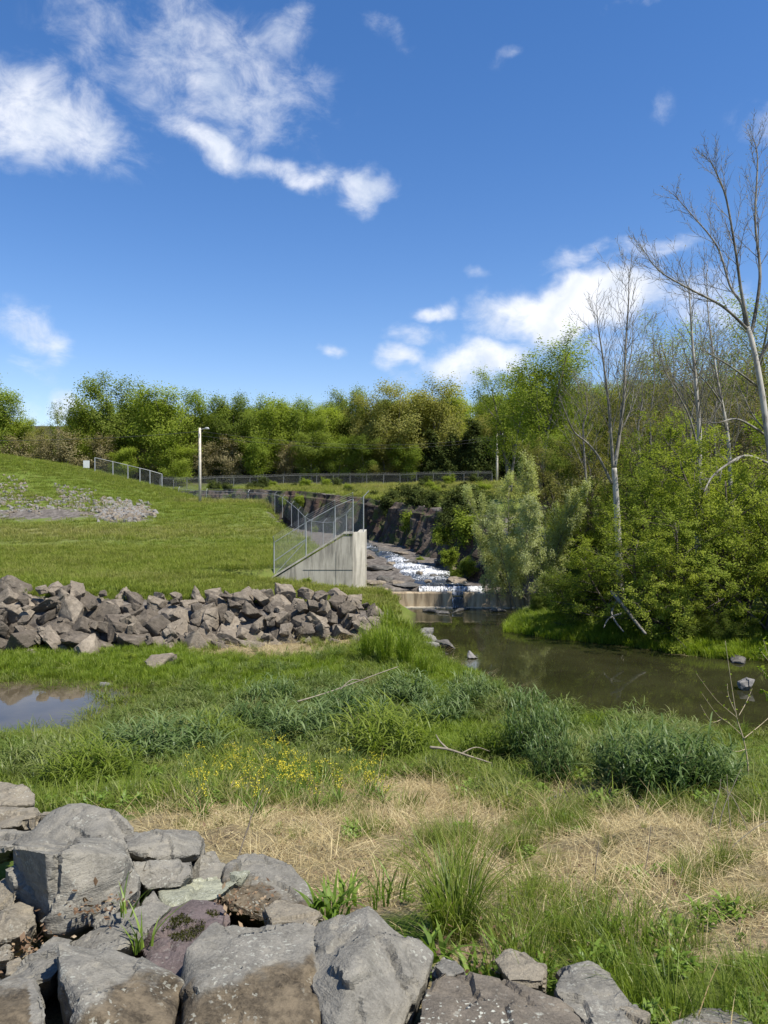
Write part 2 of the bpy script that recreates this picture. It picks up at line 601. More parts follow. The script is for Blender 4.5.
# ------------------------------------------------------------------ terrain
LSHORE = [(60, 8), (24, 12), (14, 15.5)] + [G(*p) for p in ((768, 752), (700, 738), (640, 730), (572, 722), (520, 692), (455, 662),
                                                             (432, 645), (415, 627), (418, 613), (366, 607))]
E_LEFT = [(-0.7, 29, .35), (-.5, 34, 1.1), (-.9, 40.5, 1.5), (-1.25, 42.5, 4.15), (-3.4, 55, 2.9), (-6, 66, 2.7), (-7.4, 74, 2.8),
          (-10.1, 84, 4.15), (-13.9, 98, 5.4), (-18, 102, 5.7), (-24, 104, 5.9), (-31, 111, 7.2), (-42, 120, 9.2), (-60, 124, 10)]
E_RIGHT = [(60, 26, .1, .12), (26, 28, .1, .12)] + [(*G(*p), .12, .13) for p in ((725, 660), (680, 655), (620, 645), (560, 640), (505, 632), (512, 620))] + \
          [(9.3, 45.3, .5, .25), (8.2, 49, 3.2, .1), (7, 56, 4.9, .06), (5.7, 66, 5.1, .06), (3.7, 80, 5.7, .06), (-1.7, 96, 6.6, .06),
           (-12.6, 115, 7.9, .06), (-22.4, 122, 8.4, .05), (-36, 125, 8.1, .05), (-60, 128, 9, .05)]
CLIFF = [p for p in E_RIGHT if p[1] >= 49 or p[0] < 0]
WET = LSHORE + [p[:2] for p in E_LEFT[4:]] + [p[:2] for p in E_RIGHT[::-1]]
POND_Z = 0.30
POND = [G(*p, POND_Z) for p in ((-160, 690), (-60, 684), (20, 688), (62, 690), (88, 696), (92, 708), (70, 722), (48, 738), (10, 738), (-60, 745), (-200, 740))]
WTOP = lambda x: np.interp(x, [-6.1, -2.1], [2.15, 4.42])     # top of the wing wall along x
CREST_X, CREST_Z = [-200, -53, -41, -30, -23.3, -15], [15, 12.9, 10.9, 8.3, 6.4, 5.6]


def pile_base(x):
    return np.interp(x, [-30, -14.5, -0.8, 3], [28.5, 29.2, 32.2, 33])


def height(x, y, detail=True):
    x = np.asarray(x, float).ravel(); y = np.asarray(y, float).ravel()
    P = np.stack([x, y], 1)
    near = np.interp(y, [-30, 0, 2.5, 3.8, 6.3, 10, 14, 17, 20, 23, 29.3, 40], [6.2, 4.45, 4.1, 3.8, 3.1, 2.17, 1.36, .88, .62, .47, .38, .38])
    near = near + .12 * sstep(6, 9, y) * n2(x, y, .45, 3, 5) + .05 * n2(x, y, 1.7, 2, 6)
    lawn = np.interp(y, [30, 33, 41, 50, 60, 70, 85, 100, 140, 200, 600], [2.3, 2.36, 2.55, 3.0, 3.7, 4.4, 6.0, 6.2, 8.6, 11, 14])
    lawn = lawn + .10 * n2(x, y, .22, 3, 8)
    crest = np.interp(x, CREST_X, CREST_Z) + .15 * n2(x, y, .1, 2, 9)
    t = sstep(66, 101, y) * (1 - .55 * sstep(106, 140, y))
    lawn = lawn + np.maximum(0, crest - lawn) * t
    pb = pile_base(x)
    zl = near + (lawn - near) * sstep(pb + .2, pb + 3.4, y)
    ed, ez = polyline_dist(P, E_LEFT)
    ed0, ez0 = polyline_dist(P, E_LEFT[:3])
    fr = y < 41.1
    ed = np.where(fr, ed0, ed); ez = np.where(fr[:, None], ez0, ez)
    sl = np.where(fr, .10, .42)
    lim = ez[:, 0] + sl * ed
    zl = np.where(y > pb, np.minimum(zl, np.maximum(lim, near)), zl)
    zl = np.where((y > 40.6) & (y < 46.5) & (x > -1.75 + np.clip(y - 41.2, 0, .35)), np.minimum(zl, 1.35), zl)
    inb = (x > -6.4) & (x < -1.85) & (y > 41.15) & (y < 58)
    zl = np.where(inb, np.maximum(zl, WTOP(x) - .16 - .13 * (y - 41.15)), zl)
    rd, re = polyline_dist(P, E_RIGHT)
    zr = re[:, 0] + re[:, 1] * rd
    zr = np.minimum(zr, 9.5 + .03 * np.maximum(rd - 30, 0)) + .25 * n2(x, y, .15, 3, 11) * sstep(2, 8, rd)
    ld, _ = polyline_dist(P, LSHORE + [p[:2] for p in E_LEFT[3:]])
    zl = zl + .20 * np.exp(-(((x - 2.35) / .55) ** 2 + ((y - 6.7) / .35) ** 2)) + .16 * np.exp(-(((x + 1.4) / .3) ** 2 + ((y - 6.9) / .3) ** 2))
    land = np.where(ld < rd, zl, zr)
    sd = sdf(P, WET)
    flo = np.interp(y, [44.8, 45.2, 48.3, 48.7, 51, 64, 85, 100, 130], [-.55, .4, .45, .78, .82, 1.42, 1.75, 2.2, 3.0])
    flo = flo + np.where(y > 48.7, .22, .1) * n2(x, y, .9, 3, 12) * np.where(y > 45, 1, .6)
    # shore shelf
    bed = np.where(y < 45, np.maximum(flo, -.06 - .16 * np.maximum(-sd, 0)), flo)
    wdt = np.where(y > 47, np.where(ld < rd, 2.2, .9), np.where(ld < rd, 2.6, 1.6))
    z = bed + (np.maximum(land, bed) - bed) * sstep(0, wdt, sd + np.where(y < 45, .25, 0))
    psd = sdf(P, POND)
    z = np.where(psd < 3.2, np.minimum(z, POND_Z - .22 + (np.maximum(z, POND_Z + .02) - POND_Z + .22) * sstep(-.5, 3.2, psd)), z)
    z = np.where(psd < 0, np.minimum(z, POND_Z - .05 - .1 * np.minimum(-psd, 2)), z)
    z = z + np.minimum(.17 * np.maximum(y - 147, 0), 22)
    if detail:
        z = z + np.where((y < 30) & (sd > 1), .025 * n2(x, y, 5, 2, 13), 0)
    return z


def zones(x, y, z):
    """how much straw, bare rock and mud lies on the ground"""
    P = np.stack([x, y], 1)
    px, py = HX + x / np.maximum(y, .5) * F, HY + (EZ - z) / np.maximum(y, .5) * F
    nz = n2(x, y, .8, 3, 21); nf = n2(x, y, 3.0, 3, 22)
    def ell(cx, cy, rx, ry):
        return np.clip(1.25 - np.hypot((px - cx) / rx, (py - cy) / ry), 0, 1)
    s = np.zeros_like(x)
    for e in ((250, 830, 130, 45), (330, 870, 110, 60), (560, 870, 170, 55), (660, 860, 130, 60), (690, 900, 120, 60), (470, 830, 120, 40), (590, 800, 60, 16),
              (265, 650, 90, 14), (345, 640, 40, 12), (480, 950, 60, 20), (750, 880, 90, 70), (400, 800, 90, 22), (660, 835, 60, 25)):
        s = np.maximum(s, ell(*e))
    straw = np.clip(s * 1.5 + .22 * (1 - sstep(7.5, 10.5, y)) + .55 * nz + .25 * nf - .25, 0, 1) * (y > 1) * (y < 34)
    straw = np.maximum(straw, (y < 3.4) * (x < .4) * .9)
    sdw = sdf(P, WET); psd = sdf(P, POND)
    mud = np.maximum(1 - sstep(-.1, .5, sdw) * 1.0, 1 - sstep(-.1, .35, psd)) * (y < 45.2)
    rd, _ = polyline_dist(P, CLIFF)
    rock = (y > 45.2) * (1 - sstep(0, 1.6, sdw))
    rock = np.maximum(rock, np.clip(1.2 - rd / 3.0 + nz, 0, 1) * (y > 47) * (z < 9.5))
    pb = pile_base(x)
    rock = np.maximum(rock, sstep(pb - .3, pb + .3, y) * (1 - sstep(pb + 2.9, pb + 3.4, y)) * (x < .2))
    lf = np.clip(1 - np.abs(polyline_dist(P, E_LEFT[4:8])[0]) / 3.5, 0, 1)
    rock = np.maximum(rock, np.clip(lf * 1.6 + nz * .6, 0, 1) * (y > 58))
    rock = np.maximum(rock, np.clip(np.maximum(ell(35, 514, 95, 9), ell(125, 517, 34, 9)) * 1.1 + .5 * nf + .3 * nz - .15, 0, .9) * (y > 60) * (y < 100))
    lawn = np.clip(sstep(31, 34, y) * (1 - rock), 0, 1)
    slope_ = (y > 88) & (x > -24)
    dry = lawn * np.clip(.6 * slope_ + .12 + .5 * n2(x, y, .09, 3, 25) + .4 * nz * .5 + .7 * np.exp(-((y - 62) / 4.5) ** 2) + .25 * np.exp(-((y - 38) / 3) ** 2), 0, 1)
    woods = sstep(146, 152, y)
    return straw, rock, mud, dry, woods


def build_terrain():
    xs = np.concatenate([-np.geomspace(62, 600, 14)[::-1], np.arange(-60, -19, .9), np.arange(-19, 15, .21), np.arange(15, 60, .9), np.geomspace(62, 600, 14)])
    ys = np.concatenate([np.array([-40, -25, -15, -8, -4, -2]), np.arange(-1, 24, .15), np.arange(24, 60, .24), np.arange(60, 132, .6), np.arange(132, 210, 3), np.geomspace(212, 900, 14)])
    X, Y = np.meshgrid(xs, ys)
    Z = height(X, Y)
    x, y = X.ravel(), Y.ravel()
    st, rk, md, dr, wd = zones(x, y, Z)
    nx, ny = len(xs), len(ys)
    i = (np.arange(ny - 1)[:, None] * nx + np.arange(nx - 1)[None]).ravel()
    q = np.stack([i, i + 1, i + nx + 1, i + nx], 1)
    me = mk_mesh('ground', np.stack([x, y, Z], 1), q, None, dict(straw=st, rock=rk, mud=md, dry=dr, woods=wd), True, ground_mat())
    return structure(put('ground', me))


def ground_mat():
    m, t, out = new_mat('grassy_ground')
    co = N(t, 'ShaderNodeTexCoord').outputs['Object']
    nb = noise(t, co, .35, 5, .6)
    nm = noise(t, co, 2.6, 5, .65)
    nf = noise(t, co, 24, 5, .7)
    nff = noise(t, co, 110, 3, .7)
    grass = ramp(t, nb, [(.3, (.07, .115, .014)), (.55, (.105, .16, .022)), (.75, (.14, .185, .035))])
    grass = mixc(t, mrange(t, nm, .4, .7, 0, .6), grass, (.13, .135, .035))
    grass = mixc(t, mrange(t, nf, .45, .7, 0, .5), grass, (.07, .09, .018))
    dry = mixc(t, nm, (.15, .15, .055), (.25, .215, .105))
    c = mixc(t, math_n(t, 'MULTIPLY', attr(t, 'dry').outputs['Fac'], .75), grass, dry)
    straw = ramp(t, nf, [(.25, (.10, .075, .042)), (.5, (.29, .235, .125)), (.72, (.44, .37, .21))])
    straw = mixc(t, mrange(t, nff, .5, .66, 0, .7), straw, (.10, .072, .045))
    straw = mixc(t, mrange(t, nm, .5, .68, 0, .6), straw, (.14, .10, .068))
    c = mixc(t, mrange(t, math_n(t, 'ADD', attr(t, 'straw').outputs['Fac'], math_n(t, 'MULTIPLY', math_n(t, 'SUBTRACT', nf, .5), .5)), .25, .6), c, straw)
    rock = ramp(t, nm, [(.3, (.05, .042, .036)), (.5, (.13, .115, .10)), (.72, (.25, .225, .195))])
    rock = mixc(t, mrange(t, nf, .5, .7, 0, .7), rock, (.05, .045, .04))
    c = mixc(t, mrange(t, math_n(t, 'ADD', attr(t, 'rock').outputs['Fac'], math_n(t, 'MULTIPLY', math_n(t, 'SUBTRACT', nm, .5), .8)), .35, .6), c, rock)
    c = mixc(t, attr(t, 'mud').outputs['Fac'], c, mixc(t, nf, (.022, .02, .012), (.065, .055, .035)))
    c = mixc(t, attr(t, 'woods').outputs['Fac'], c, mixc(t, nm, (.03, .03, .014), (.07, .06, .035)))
    h = math_n(t, 'ADD', nf, math_n(t, 'MULTIPLY', nff, .5))
    principled(t, out, c, .95, h, .8, .05, .1)
    return m


def h1(x, y):
    return float(height([x], [y], False)[0])


ground = build_terrain()

# ------------------------------------------------------------------ water
def water_mat(name, col, bump, bscale, stretch=(1, 1, 1), rough=.03):
    m, t, out = new_mat(name)
    co = N(t, 'ShaderNodeTexCoord').outputs['Object']
    mp = N(t, 'ShaderNodeMapping'); mp.inputs['Scale'].default_value = stretch
    t.links.new(co, mp.inputs['Vector'])
    n = math_n(t, 'ADD', noise(t, mp.outputs[0], bscale, 3, .5, .5), math_n(t, 'MULTIPLY', noise(t, mp.outputs[0], bscale * 4.3, 2, .5), .35))
    b = noise(t, co, .28, 4, .6)
    c = ramp(t, b, [(.35, col), (.65, tuple(k * 1.9 for k in col))])
    p = principled(t, out, c, rough, n, bump, .02, .5)
    p.inputs['IOR'].default_value = 1.33
    return m


def foam_mat(name, thr):
    m, t, out = new_mat(name)
    co = N(t, 'ShaderNodeTexCoord').outputs['Object']
    f = attr(t, 'v').outputs['Fac']
    mp = N(t, 'ShaderNodeMapping'); mp.inputs['Scale'].default_value = (2.6, .55, 1.0)
    t.links.new(co, mp.inputs['Vector'])
    n = noise(t, mp.outputs[0], 3.4, 8, .75, .9)
    k = mrange(t, math_n(t, 'ADD', f, math_n(t, 'MULTIPLY', math_n(t, 'SUBTRACT', n, .5), 1.7)), thr - .22, thr + .30)
    c = mixc(t, k, (.025, .026, .022), (.86, .88, .90))
    r = mrange(t, k, 0, 1, .06, .6)
    principled(t, out, c, r, n, .6, .08, .5)
    return m


def water_sheet(name, poly, z, mat, label):
    bm = bmesh.new()
    f = bm.faces.new([bm.verts.new((p[0], p[1], z)) for p in poly])
    bmesh.ops.triangulate(bm, faces=[f])
    me = bpy.data.meshes.new(name); bm.to_mesh(me); bm.free()
    me.materials.append(mat)
    o = structure(put(name, me))
    o['label'] = label; o['category'] = 'water'
    return o


RIVER = [(62, 6), (24, 10), (13, 13.5), (7, 16.5), (2, 19), (0, 24), (-1, 30), (-1.6, 38), (-1.6, 45.1), (10.5, 45.1), (9, 40), (9, 34), (14, 33), (28, 31), (62, 30)]
water_sheet('river_water', RIVER, 0.0, water_mat('river_water', (.017, .017, .007), .12, 1.6, (1, .55, 1)), 'calm dark olive river pool below the low weir')
pond_outer = [(-22, 27.2), (-6.2, 27.2), (-5.0, 24), (-5.2, 20), (-7, 17), (-22, 16)]
water_sheet('pond_water', pond_outer, POND_Z, water_mat('pond_water', (.05, .04, .024), .05, 1.5), 'still shallow pond in front of the rock pile')
water_sheet('pool_water', [(-1.2, 45.3), (9.4, 45.3), (8.6, 48.6), (-1.8, 48.6)], .62, water_mat('pool_water', (.03, .03, .022), .3, 2.5), 'narrow pool held between weir and rock ledge')


def build_cascade():
    path = np.array([(-3.2, 96), (-1.6, 80), (.2, 70), (1.5, 62.5), (3.0, 56.0), (3.9, 51.0), (4.1, 48.55)])
    wid = np.array([.7, .9, 1.0, 1.35, 1.9, 1.9, 1.8])
    white = np.array([.20, .36, .24, .50, .60, .34, .22])
    u = np.linspace(0, 1, 150); s = np.linspace(0, 1, len(path))
    c = np.stack([np.interp(u, s, path[:, 0]), np.interp(u, s, path[:, 1])], 1)
    w = np.interp(u, s, wid); f = np.interp(u, s, white)
    k = np.linspace(-1, 1, 26)
    X = c[:, None, 0] + w[:, None] * k[None] * (1 + .15 * np.sin(u * 40)[:, None]); Y = c[:, None, 1] + .12 * w[:, None] * k[None]
    Z = height(X, Y, False).reshape(X.shape)
    nn = n2(X, Y, 1.3, 3, 31).reshape(X.shape)
    step = .20 * (np.sin(Y * 1.9 + X * .8) > 0)
    Z = Z + .10 + .10 * nn + step * .6 * (1 - k[None] ** 2) - .25 * k[None] ** 4
    fo = f[:, None] * (1 - .35 * k[None] ** 2) + .15 * (step > 0) - .08
    nx = len(k); i = (np.arange(len(u) - 1)[:, None] * nx + np.arange(nx - 1)[None]).ravel()
    me = mk_mesh('cascade_water', np.stack([X, Y, Z], -1).reshape(-1, 3), np.stack([i, i + 1, i + nx + 1, i + nx], 1), None,
                 dict(v=fo.ravel()), True, foam_mat('white_water', .52))
    o = structure(put('cascade_water', me)); o['label'] = 'white water tumbling down the rocky channel'; o['category'] = 'water'
    # the thin sheet falling over the straight ledge behind the weir
    xs = np.linspace(2.2, 6.3, 60)
    prof = [(48.75, .86), (48.5, .87), (48.38, .82), (48.3, .70), (48.26, .60)]
    V = np.array([[(x, d + .03 * math.sin(x * 9), z + .015 * math.sin(x * 23)) for x in xs] for d, z in prof])
    nx = len(xs); i = (np.arange(len(prof) - 1)[:, None] * nx + np.arange(nx - 1)[None]).ravel()
    me = mk_mesh('ledge_fall', V.reshape(-1, 3), np.stack([i, i + 1, i + nx + 1, i + nx], 1), None,
                 dict(v=np.full(V.size // 3, .56)), True, bpy.data.materials['white_water'])
    o = structure(put('ledge_water', me)); o['label'] = 'thin white sheet of water falling over the straight ledge'; o['category'] = 'water'


build_cascade()


# ------------------------------------------------------------------ concrete
def concrete_mat(name, base, dark=.55, tan=None):
    m, t, out = new_mat(name)
    co = N(t, 'ShaderNodeTexCoord').outputs['Object']
    mp = N(t, 'ShaderNodeMapping'); mp.inputs['Scale'].default_value = (1, 1, .12)
    t.links.new(co, mp.inputs['Vector'])
    streak = noise(t, mp.outputs[0], 3.2, 5, .65)
    blot = noise(t, co, .9, 5, .6)
    fine = noise(t, co, 22, 4, .6)
    c = ramp(t, blot, [(.3, tuple(k * .85 for k in base)), (.65, tuple(k * 1.12 for k in base))])
    c = mixc(t, mrange(t, streak, .42, .66, 0, .9), c, tuple(k * dark * .75 for k in base))
    if tan: c = mixc(t, mrange(t, streak, .5, .35, 0, .8), c, tan)
    c = mixc(t, mrange(t, fine, .5, .75, 0, .35), c, tuple(k * .6 for k in base))
    principled(t, out, c, .9, fine, .3, .01, .2)
    return m


M['concrete'] = concrete_mat('weathered_concrete', (.42, .385, .31))
M['concrete_pale'] = concrete_mat('sunlit_concrete', (.46, .43, .36), .65)  # paler base colour paints in the sun on copings and river-side pier
M['weir'] = concrete_mat('stained_weir_concrete', (.38, .30, .20), .5, (.42, .36, .26))


def wing_wall():
    t = thing('retaining_wall', 'sloping grey concrete wing wall with barbed chain link fence along its top', 'concrete wall', (-3.4, 41.2, 1.6))
    off = Vector(t.location)
    def loc(o):
        o.parent = t; o.location = -off; return o
    def q(px, py): x, _, z = W(px, py, 41.0); return (x, z)
    b = MB()
    b.prism([q(270, 600), q(352.5, 600), q(352.5, 536), q(344, 536), q(272, 579.5)], 41.0, 41.42)
    loc(put('wall', b.mesh('wall', M['concrete'])))
    b = MB()                                                       # coping strip, proud of the face
    top = [q(270, 579.5), q(344, 533.8), q(353, 533.8)]
    for (a, c) in zip(top, top[1:]):
        b.prism([(a[0], a[1]), (c[0], c[1]), (c[0], c[1] + .10), (a[0], a[1] + .10)], 40.95, 41.47)
    loc(put('coping', b.mesh('coping', M['concrete_pale'])))
    b = MB()                                                       # the face turned towards the river
    x0, z1 = q(352.6, 533.0); xe, _ = q(364.5, 533.0); zb = q(352, 602)[1]
    b.prism([(x0, 41.0), (xe, 41.75), (xe - .4, 41.95), (x0, 41.45)], zb, z1 + .03, axis=2)
    b.prism([(xe, 41.75), (xe, 46.0), (xe - .4, 46.0), (xe - .4, 41.95)], zb, z1 + .03, axis=2)
    loc(put('end_pier', b.mesh('end_pier', M['concrete_pale'])))
    b = MB()
    zj = q(300, 570)[1]
    b.box((q(303, 0)[0], 40.985, zj - .009), (x0, 40.999, zj + .009))
    for jx in (309, 336):
        b.box((q(jx, 0)[0] - .006, 40.985, zj - (1.2 if jx > 320 else .5)), (q(jx, 0)[0] + .006, 40.998, zj + (1.0 if jx > 320 else -.02)))
    jm = bpy.data.materials.get('joint_dark') or simple_mat('joint_dark', (.07, .065, .055), .9)
    loc(put('joint', b.mesh('joint', jm)))
    return t


wing_wall()


def weir():
    t = thing('weir', 'low stained concrete weir with a narrow notch across the river', 'weir', (4, 45.2, 0))
    def q(px, py): x, _, z = W(px, py, 45.0); return (x, z)
    zt = 6 - 88 * 45 / F
    def seg(name, x0, x1, top):
        b = MB()
        n = 24
        xs = np.linspace(x0, x1, n)
        rs = [(45.02, -.5), (45.0, -.02), (45.0, top - .06), (45.05, top), (45.5, top), (45.52, -.5)]
        V = np.array([[(x - 4, d - 45.2 + .012 * math.sin(x * 3.1 + z * 5), z + (.012 * math.sin(x * 5.3) if z > .5 else 0)) for x in xs] for d, z in rs])
        i = (np.arange(len(rs) - 1)[:, None] * n + np.arange(n - 1)[None]).ravel()
        b.add(V.reshape(-1, 3), np.stack([i, i + 1, i + n + 1, i + n], 1))
        for k in (0, n - 1):
            b.add(V[:, k], None, [(0, j, j + 1) for j in range(1, len(rs) - 1)])
        put(name, b.mesh(name, M['weir']), t)
    seg('crest_wall', q(362, 0)[0], q(371.8, 0)[0], zt + .30)
    seg('crest_wall', q(372, 0)[0], q(388, 0)[0], zt + .22)
    seg('crest_wall', q(388.2, 0)[0], q(452, 0)[0], zt + .02)
    seg('crest_wall', q(464, 0)[0], q(481, 0)[0], zt + .02)
    seg('crest_wall', q(481.2, 0)[0], q(548, 0)[0], zt - .06)
    b = MB()
    b.box((q(388, 0)[0] - 4, -.62, -.3), (q(452, 0)[0] - 4, -.21, .06)); b.box((q(466, 0)[0] - 4, -.55, -.3), (q(530, 0)[0] - 4, -.21, .05))
    put('apron', b.mesh('apron', M['concrete']), t)
    # water slipping through the notch
    me = mk_mesh('notch_water', [(q(452.3, 0)[0], 45.5, .62), (q(463.7, 0)[0], 45.5, .62), (q(452.3, 0)[0], 45.0, .55), (q(463.7, 0)[0], 45.0, .55),
                                 (q(452.3, 0)[0], 44.75, .02), (q(463.7, 0)[0], 44.75, .02)], [(0, 1, 3, 2), (2, 3, 5, 4)], None, dict(v=[.3, .0, .45, .0, .5, .0]), True, bpy.data.materials['white_water'])
    o = structure(put('notch_water', me)); o['label'] = 'thin stream slipping through the notch of the weir'; o['category'] = 'water'


weir()


def abutment():
    t = thing('concrete_abutment', 'grey concrete abutment wall half hidden behind the silvery willow', 'concrete wall', (9.5, 49, 0))
    b = MB(); o = (9.5, 49.0)
    b.box((W(520, 0, 49)[0] - o[0], 0, -.5), (W(592, 0, 49)[0] - o[0], .5, 6 - 40 * 49 / F))
    put('wall', b.mesh('wall', M['concrete']), t)
    b = MB()
    b.box((W(519, 0, 49)[0] - o[0], -.05, 6 - 39.9 * 49 / F), (W(593, 0, 49)[0] - o[0], .55, 6 - 37 * 49 / F))
    put('coping', b.mesh('coping', M['concrete_pale']), t)


abutment()


# ------------------------------------------------------------------ fences and poles
def chain_mat(name, dens, col=(.42, .43, .42)):
    """woven wire: a diamond pattern with holes between the strands"""
    m, t, out = new_mat(name)
    uv = attr(t, 'wire').outputs['Vector']
    sp = N(t, 'ShaderNodeSeparateXYZ'); t.links.new(uv, sp.inputs[0])
    a = math_n(t, 'ADD', sp.outputs[0], sp.outputs[1]); b = math_n(t, 'SUBTRACT', sp.outputs[0], sp.outputs[1])
    cell = .085
    def strand(v):
        f = math_n(t, 'FRACT', math_n(t, 'DIVIDE', v, cell))
        return math_n(t, 'LESS_THAN', math_n(t, 'ABSOLUTE', math_n(t, 'SUBTRACT', f, .5)), dens / 2)
    k = math_n(t, 'MAXIMUM', strand(a), strand(b))
    d = N(t, 'ShaderNodeBsdfDiffuse'); d.inputs[0].default_value = (*col, 1)
    tr = N(t, 'ShaderNodeBsdfTransparent')
    mx = N(t, 'ShaderNodeMixShader')
    t.links.new(k, mx.inputs[0]); t.links.new(tr.outputs[0], mx.inputs[1]); t.links.new(d.outputs[0], mx.inputs[2])
    t.links.new(mx.outputs[0], out.inputs[0])
    return m


M['chain'] = chain_mat('chain_link_wire', .09, (.36, .37, .36))
M['chain_dull'] = chain_mat('dull_chain_link_wire', .06, (.2, .21, .19))


def fence(name, label, pts, hgt, spacing, r=.035, barbs=True, post_at=None, mesh_mat='chain', rail_r=.022, arm_side=1, metal='galv'):
    """chain link fence along pts (x, y, z of its foot)"""
    pts = [Vector(p) for p in pts]
    t = thing(name, label, 'fence', pts[0])
    o0 = pts[0]
    if post_at is None:
        posts, acc = [pts[0]], 0.0
        for a, b in zip(pts, pts[1:]):
            L = (b - a).length; n = max(1, round(L / spacing))
            for k in range(1, n + 1):
                p = a.lerp(b, k / n)
                posts.append(p)
    else:
        posts = [Vector(p) for p in post_at]
    if post_at is None:
        o0 = o0.copy()
        zz = height([p.x for p in posts], [p.y for p in posts], False)
        for p, z in zip(posts, zz): p.z = max(p.z - .25, float(z)) if p.z > -50 else float(z)
        o0.z = posts[0].z; t.location = o0
    rail, tops = MB(), []
    for i, p in enumerate(posts):
        b = MB()
        q = p - o0
        b.tube([(q.x, q.y, q.z - .4), (q.x, q.y, q.z + hgt)], r, 6)
        nx = (posts[min(i + 1, len(posts) - 1)] - posts[max(i - 1, 0)]); nx.z = 0; nx.normalize()
        out_ = Vector((nx.y, -nx.x, 0)) * arm_side
        if barbs:
            e = Vector((q.x, q.y, q.z + hgt)) + out_ * .3 + Vector((0, 0, .33))
            b.tube([(q.x, q.y, q.z + hgt), tuple(e)], r * .7, 5)
        put('post', b.mesh('post', M[metal]), t)
        tops.append((Vector((q.x, q.y, q.z + hgt)), out_))
    rail.tube([tuple(a) for a, _ in tops], rail_r, 5)
    put('top_rail', rail.mesh('top_rail', M[metal]), t)
    if barbs:
        w = MB()
        for k in (.35, .68, 1.0):
            w.tube([tuple(a + o_ * .3 * k + Vector((0, 0, .33 * k))) for a, o_ in tops], .007, 3)
        put('barbed_wire', w.mesh('barbed_wire', M['galv']), t)
    v, q4, uv, s = [], [], [], 0.0
    for i, p in enumerate(posts):
        if i: s += (p - posts[i - 1]).length
        q = p - o0
        v += [(q.x, q.y, q.z), (q.x, q.y, q.z + hgt)]; uv += [(s, 0, 0), (s, hgt, 0)]
        if i: n = len(v); q4.append((n - 4, n - 2, n - 1, n - 3))
    put('wire_mesh', mk_mesh('wire_mesh', v, q4, None, dict(wire=np.array(uv)), False, M[mesh_mat]), t)
    return t


# along the top of the wing wall and back beside the channel
wl = []
for px, py in ((274, 577), (306, 557), (335, 541), (353, 533.5)):
    x, _, z = W(px, py, 41.2); wl.append((x, 41.2, z))
fence('chain_link_fence', 'galvanised chain link fence stepping up along the sloping concrete wing wall', wl, 1.85, 2, post_at=wl, r=.035)
tbrace = MB()
a, b = Vector(wl[0]), Vector(wl[1])
ob = [o for o in COL.objects if o.name.startswith('chain_link_fence')][0]
tbrace.tube([(0, 0, .85), tuple(b - a + Vector((0, 0, .95)))], .025, 5)
tbrace.tube([(.05, 0, .12), tuple(b - a + Vector((0, 0, .9)))], .018, 5)
put('brace', tbrace.mesh('brace', M['galv']), ob)
side = [(W(363.5, 533, 42.0)[0], 42.0, 4.45), (-1.75, 45, 4.0), (-2.4, 49, 3.45), (-3.0, 52.5, 3.1), (-3.7, 56.5, 2.75), (-4.9, 62, 2.6), (-6.4, 68, 2.6), (-7.6, 74, 2.85),
        (-8.8, 79, 3.5), (-10.1, 84, 4.1), (-12.0, 91, 4.9), (-13.9, 98, 5.4), (-18, 102, 5.7), (-24, 104, 5.9), (-28, 105, 6.2)]
fence('chain_link_fence', 'galvanised chain link fence dipping along the channel edge behind the lawn to the tall pole', side, 2.0, 2.6, post_at=[side[i] for i in (0, 2, 4, 5, 6, 7, 8, 9, 10, 11, 12, 13, 14)], r=.034)
fence('chain_link_fence', 'long straight chain link fence on the far cliff top below the woods',
      [(*W(px, 487, d)[:2], -99) for px, d in ((160, 131), (200, 136), (250, 140), (300, 141), (350, 141), (400, 141), (450, 139), (492, 137))], 2.0, 3.0, r=.055, mesh_mat='chain_dull', barbs=True, rail_r=.03, metal='galv_dull')
fence('chain_link_fence', 'chain link fence running down along the grassy embankment crest at left',
      [(*W(px, 470, d)[:2], -99) for px, d in ((95, 104), (113, 104), (128, 104), (140, 103.5), (150, 103.5), (162, 104.5))], 2.0, 2.6, r=.07, mesh_mat='chain_dull', barbs=False, rail_r=.04)
ab = [(W(px, 0, 49.2)[0], 49.2, 6 - 37 * 49 / F) for px in (521, 545, 569, 591)]
fence('chain_link_fence', 'short chain link fence on the abutment behind the willow', ab, 1.9, 2, post_at=ab, r=.035)


def light_pole(px, d, ytop, label, r):
    x = (px - HX) / F * d
    z = h1(x, d); ht = EZ + (HY - ytop) / F * d - z
    t = thing('utility_pole', label, 'pole', (x, d, z))
    b = MB(); b.tube([(0, 0, -.5), (0, 0, ht * .5), (0, 0, ht)], [r, r * .9, r * .75], 10)
    put('pole', b.mesh('pole', M['wood_pole'], True), t)
    b = MB(); b.tube([(0, 0, ht - .35), (.35, -.05, ht - .12), (.75, -.08, ht - .1)], r * .28, 6)
    b.box((-.5 * r, -r * 2.0, ht - 1.0), (.5 * r, -r, ht - .7))
    arm = put('lamp_arm', b.mesh('lamp_arm', M['galv']), t)
    b = MB(); b.tube([(.55, -.08, ht - .12), (.7, -.08, ht - .06), (.98, -.09, ht - .08), (1.12, -.09, ht - .14)], [.06, .13, .15, .05], 8)
    put('lamp_head', b.mesh('lamp_head', M['galv'], True), arm)
    return Vector((x, d, z + ht))


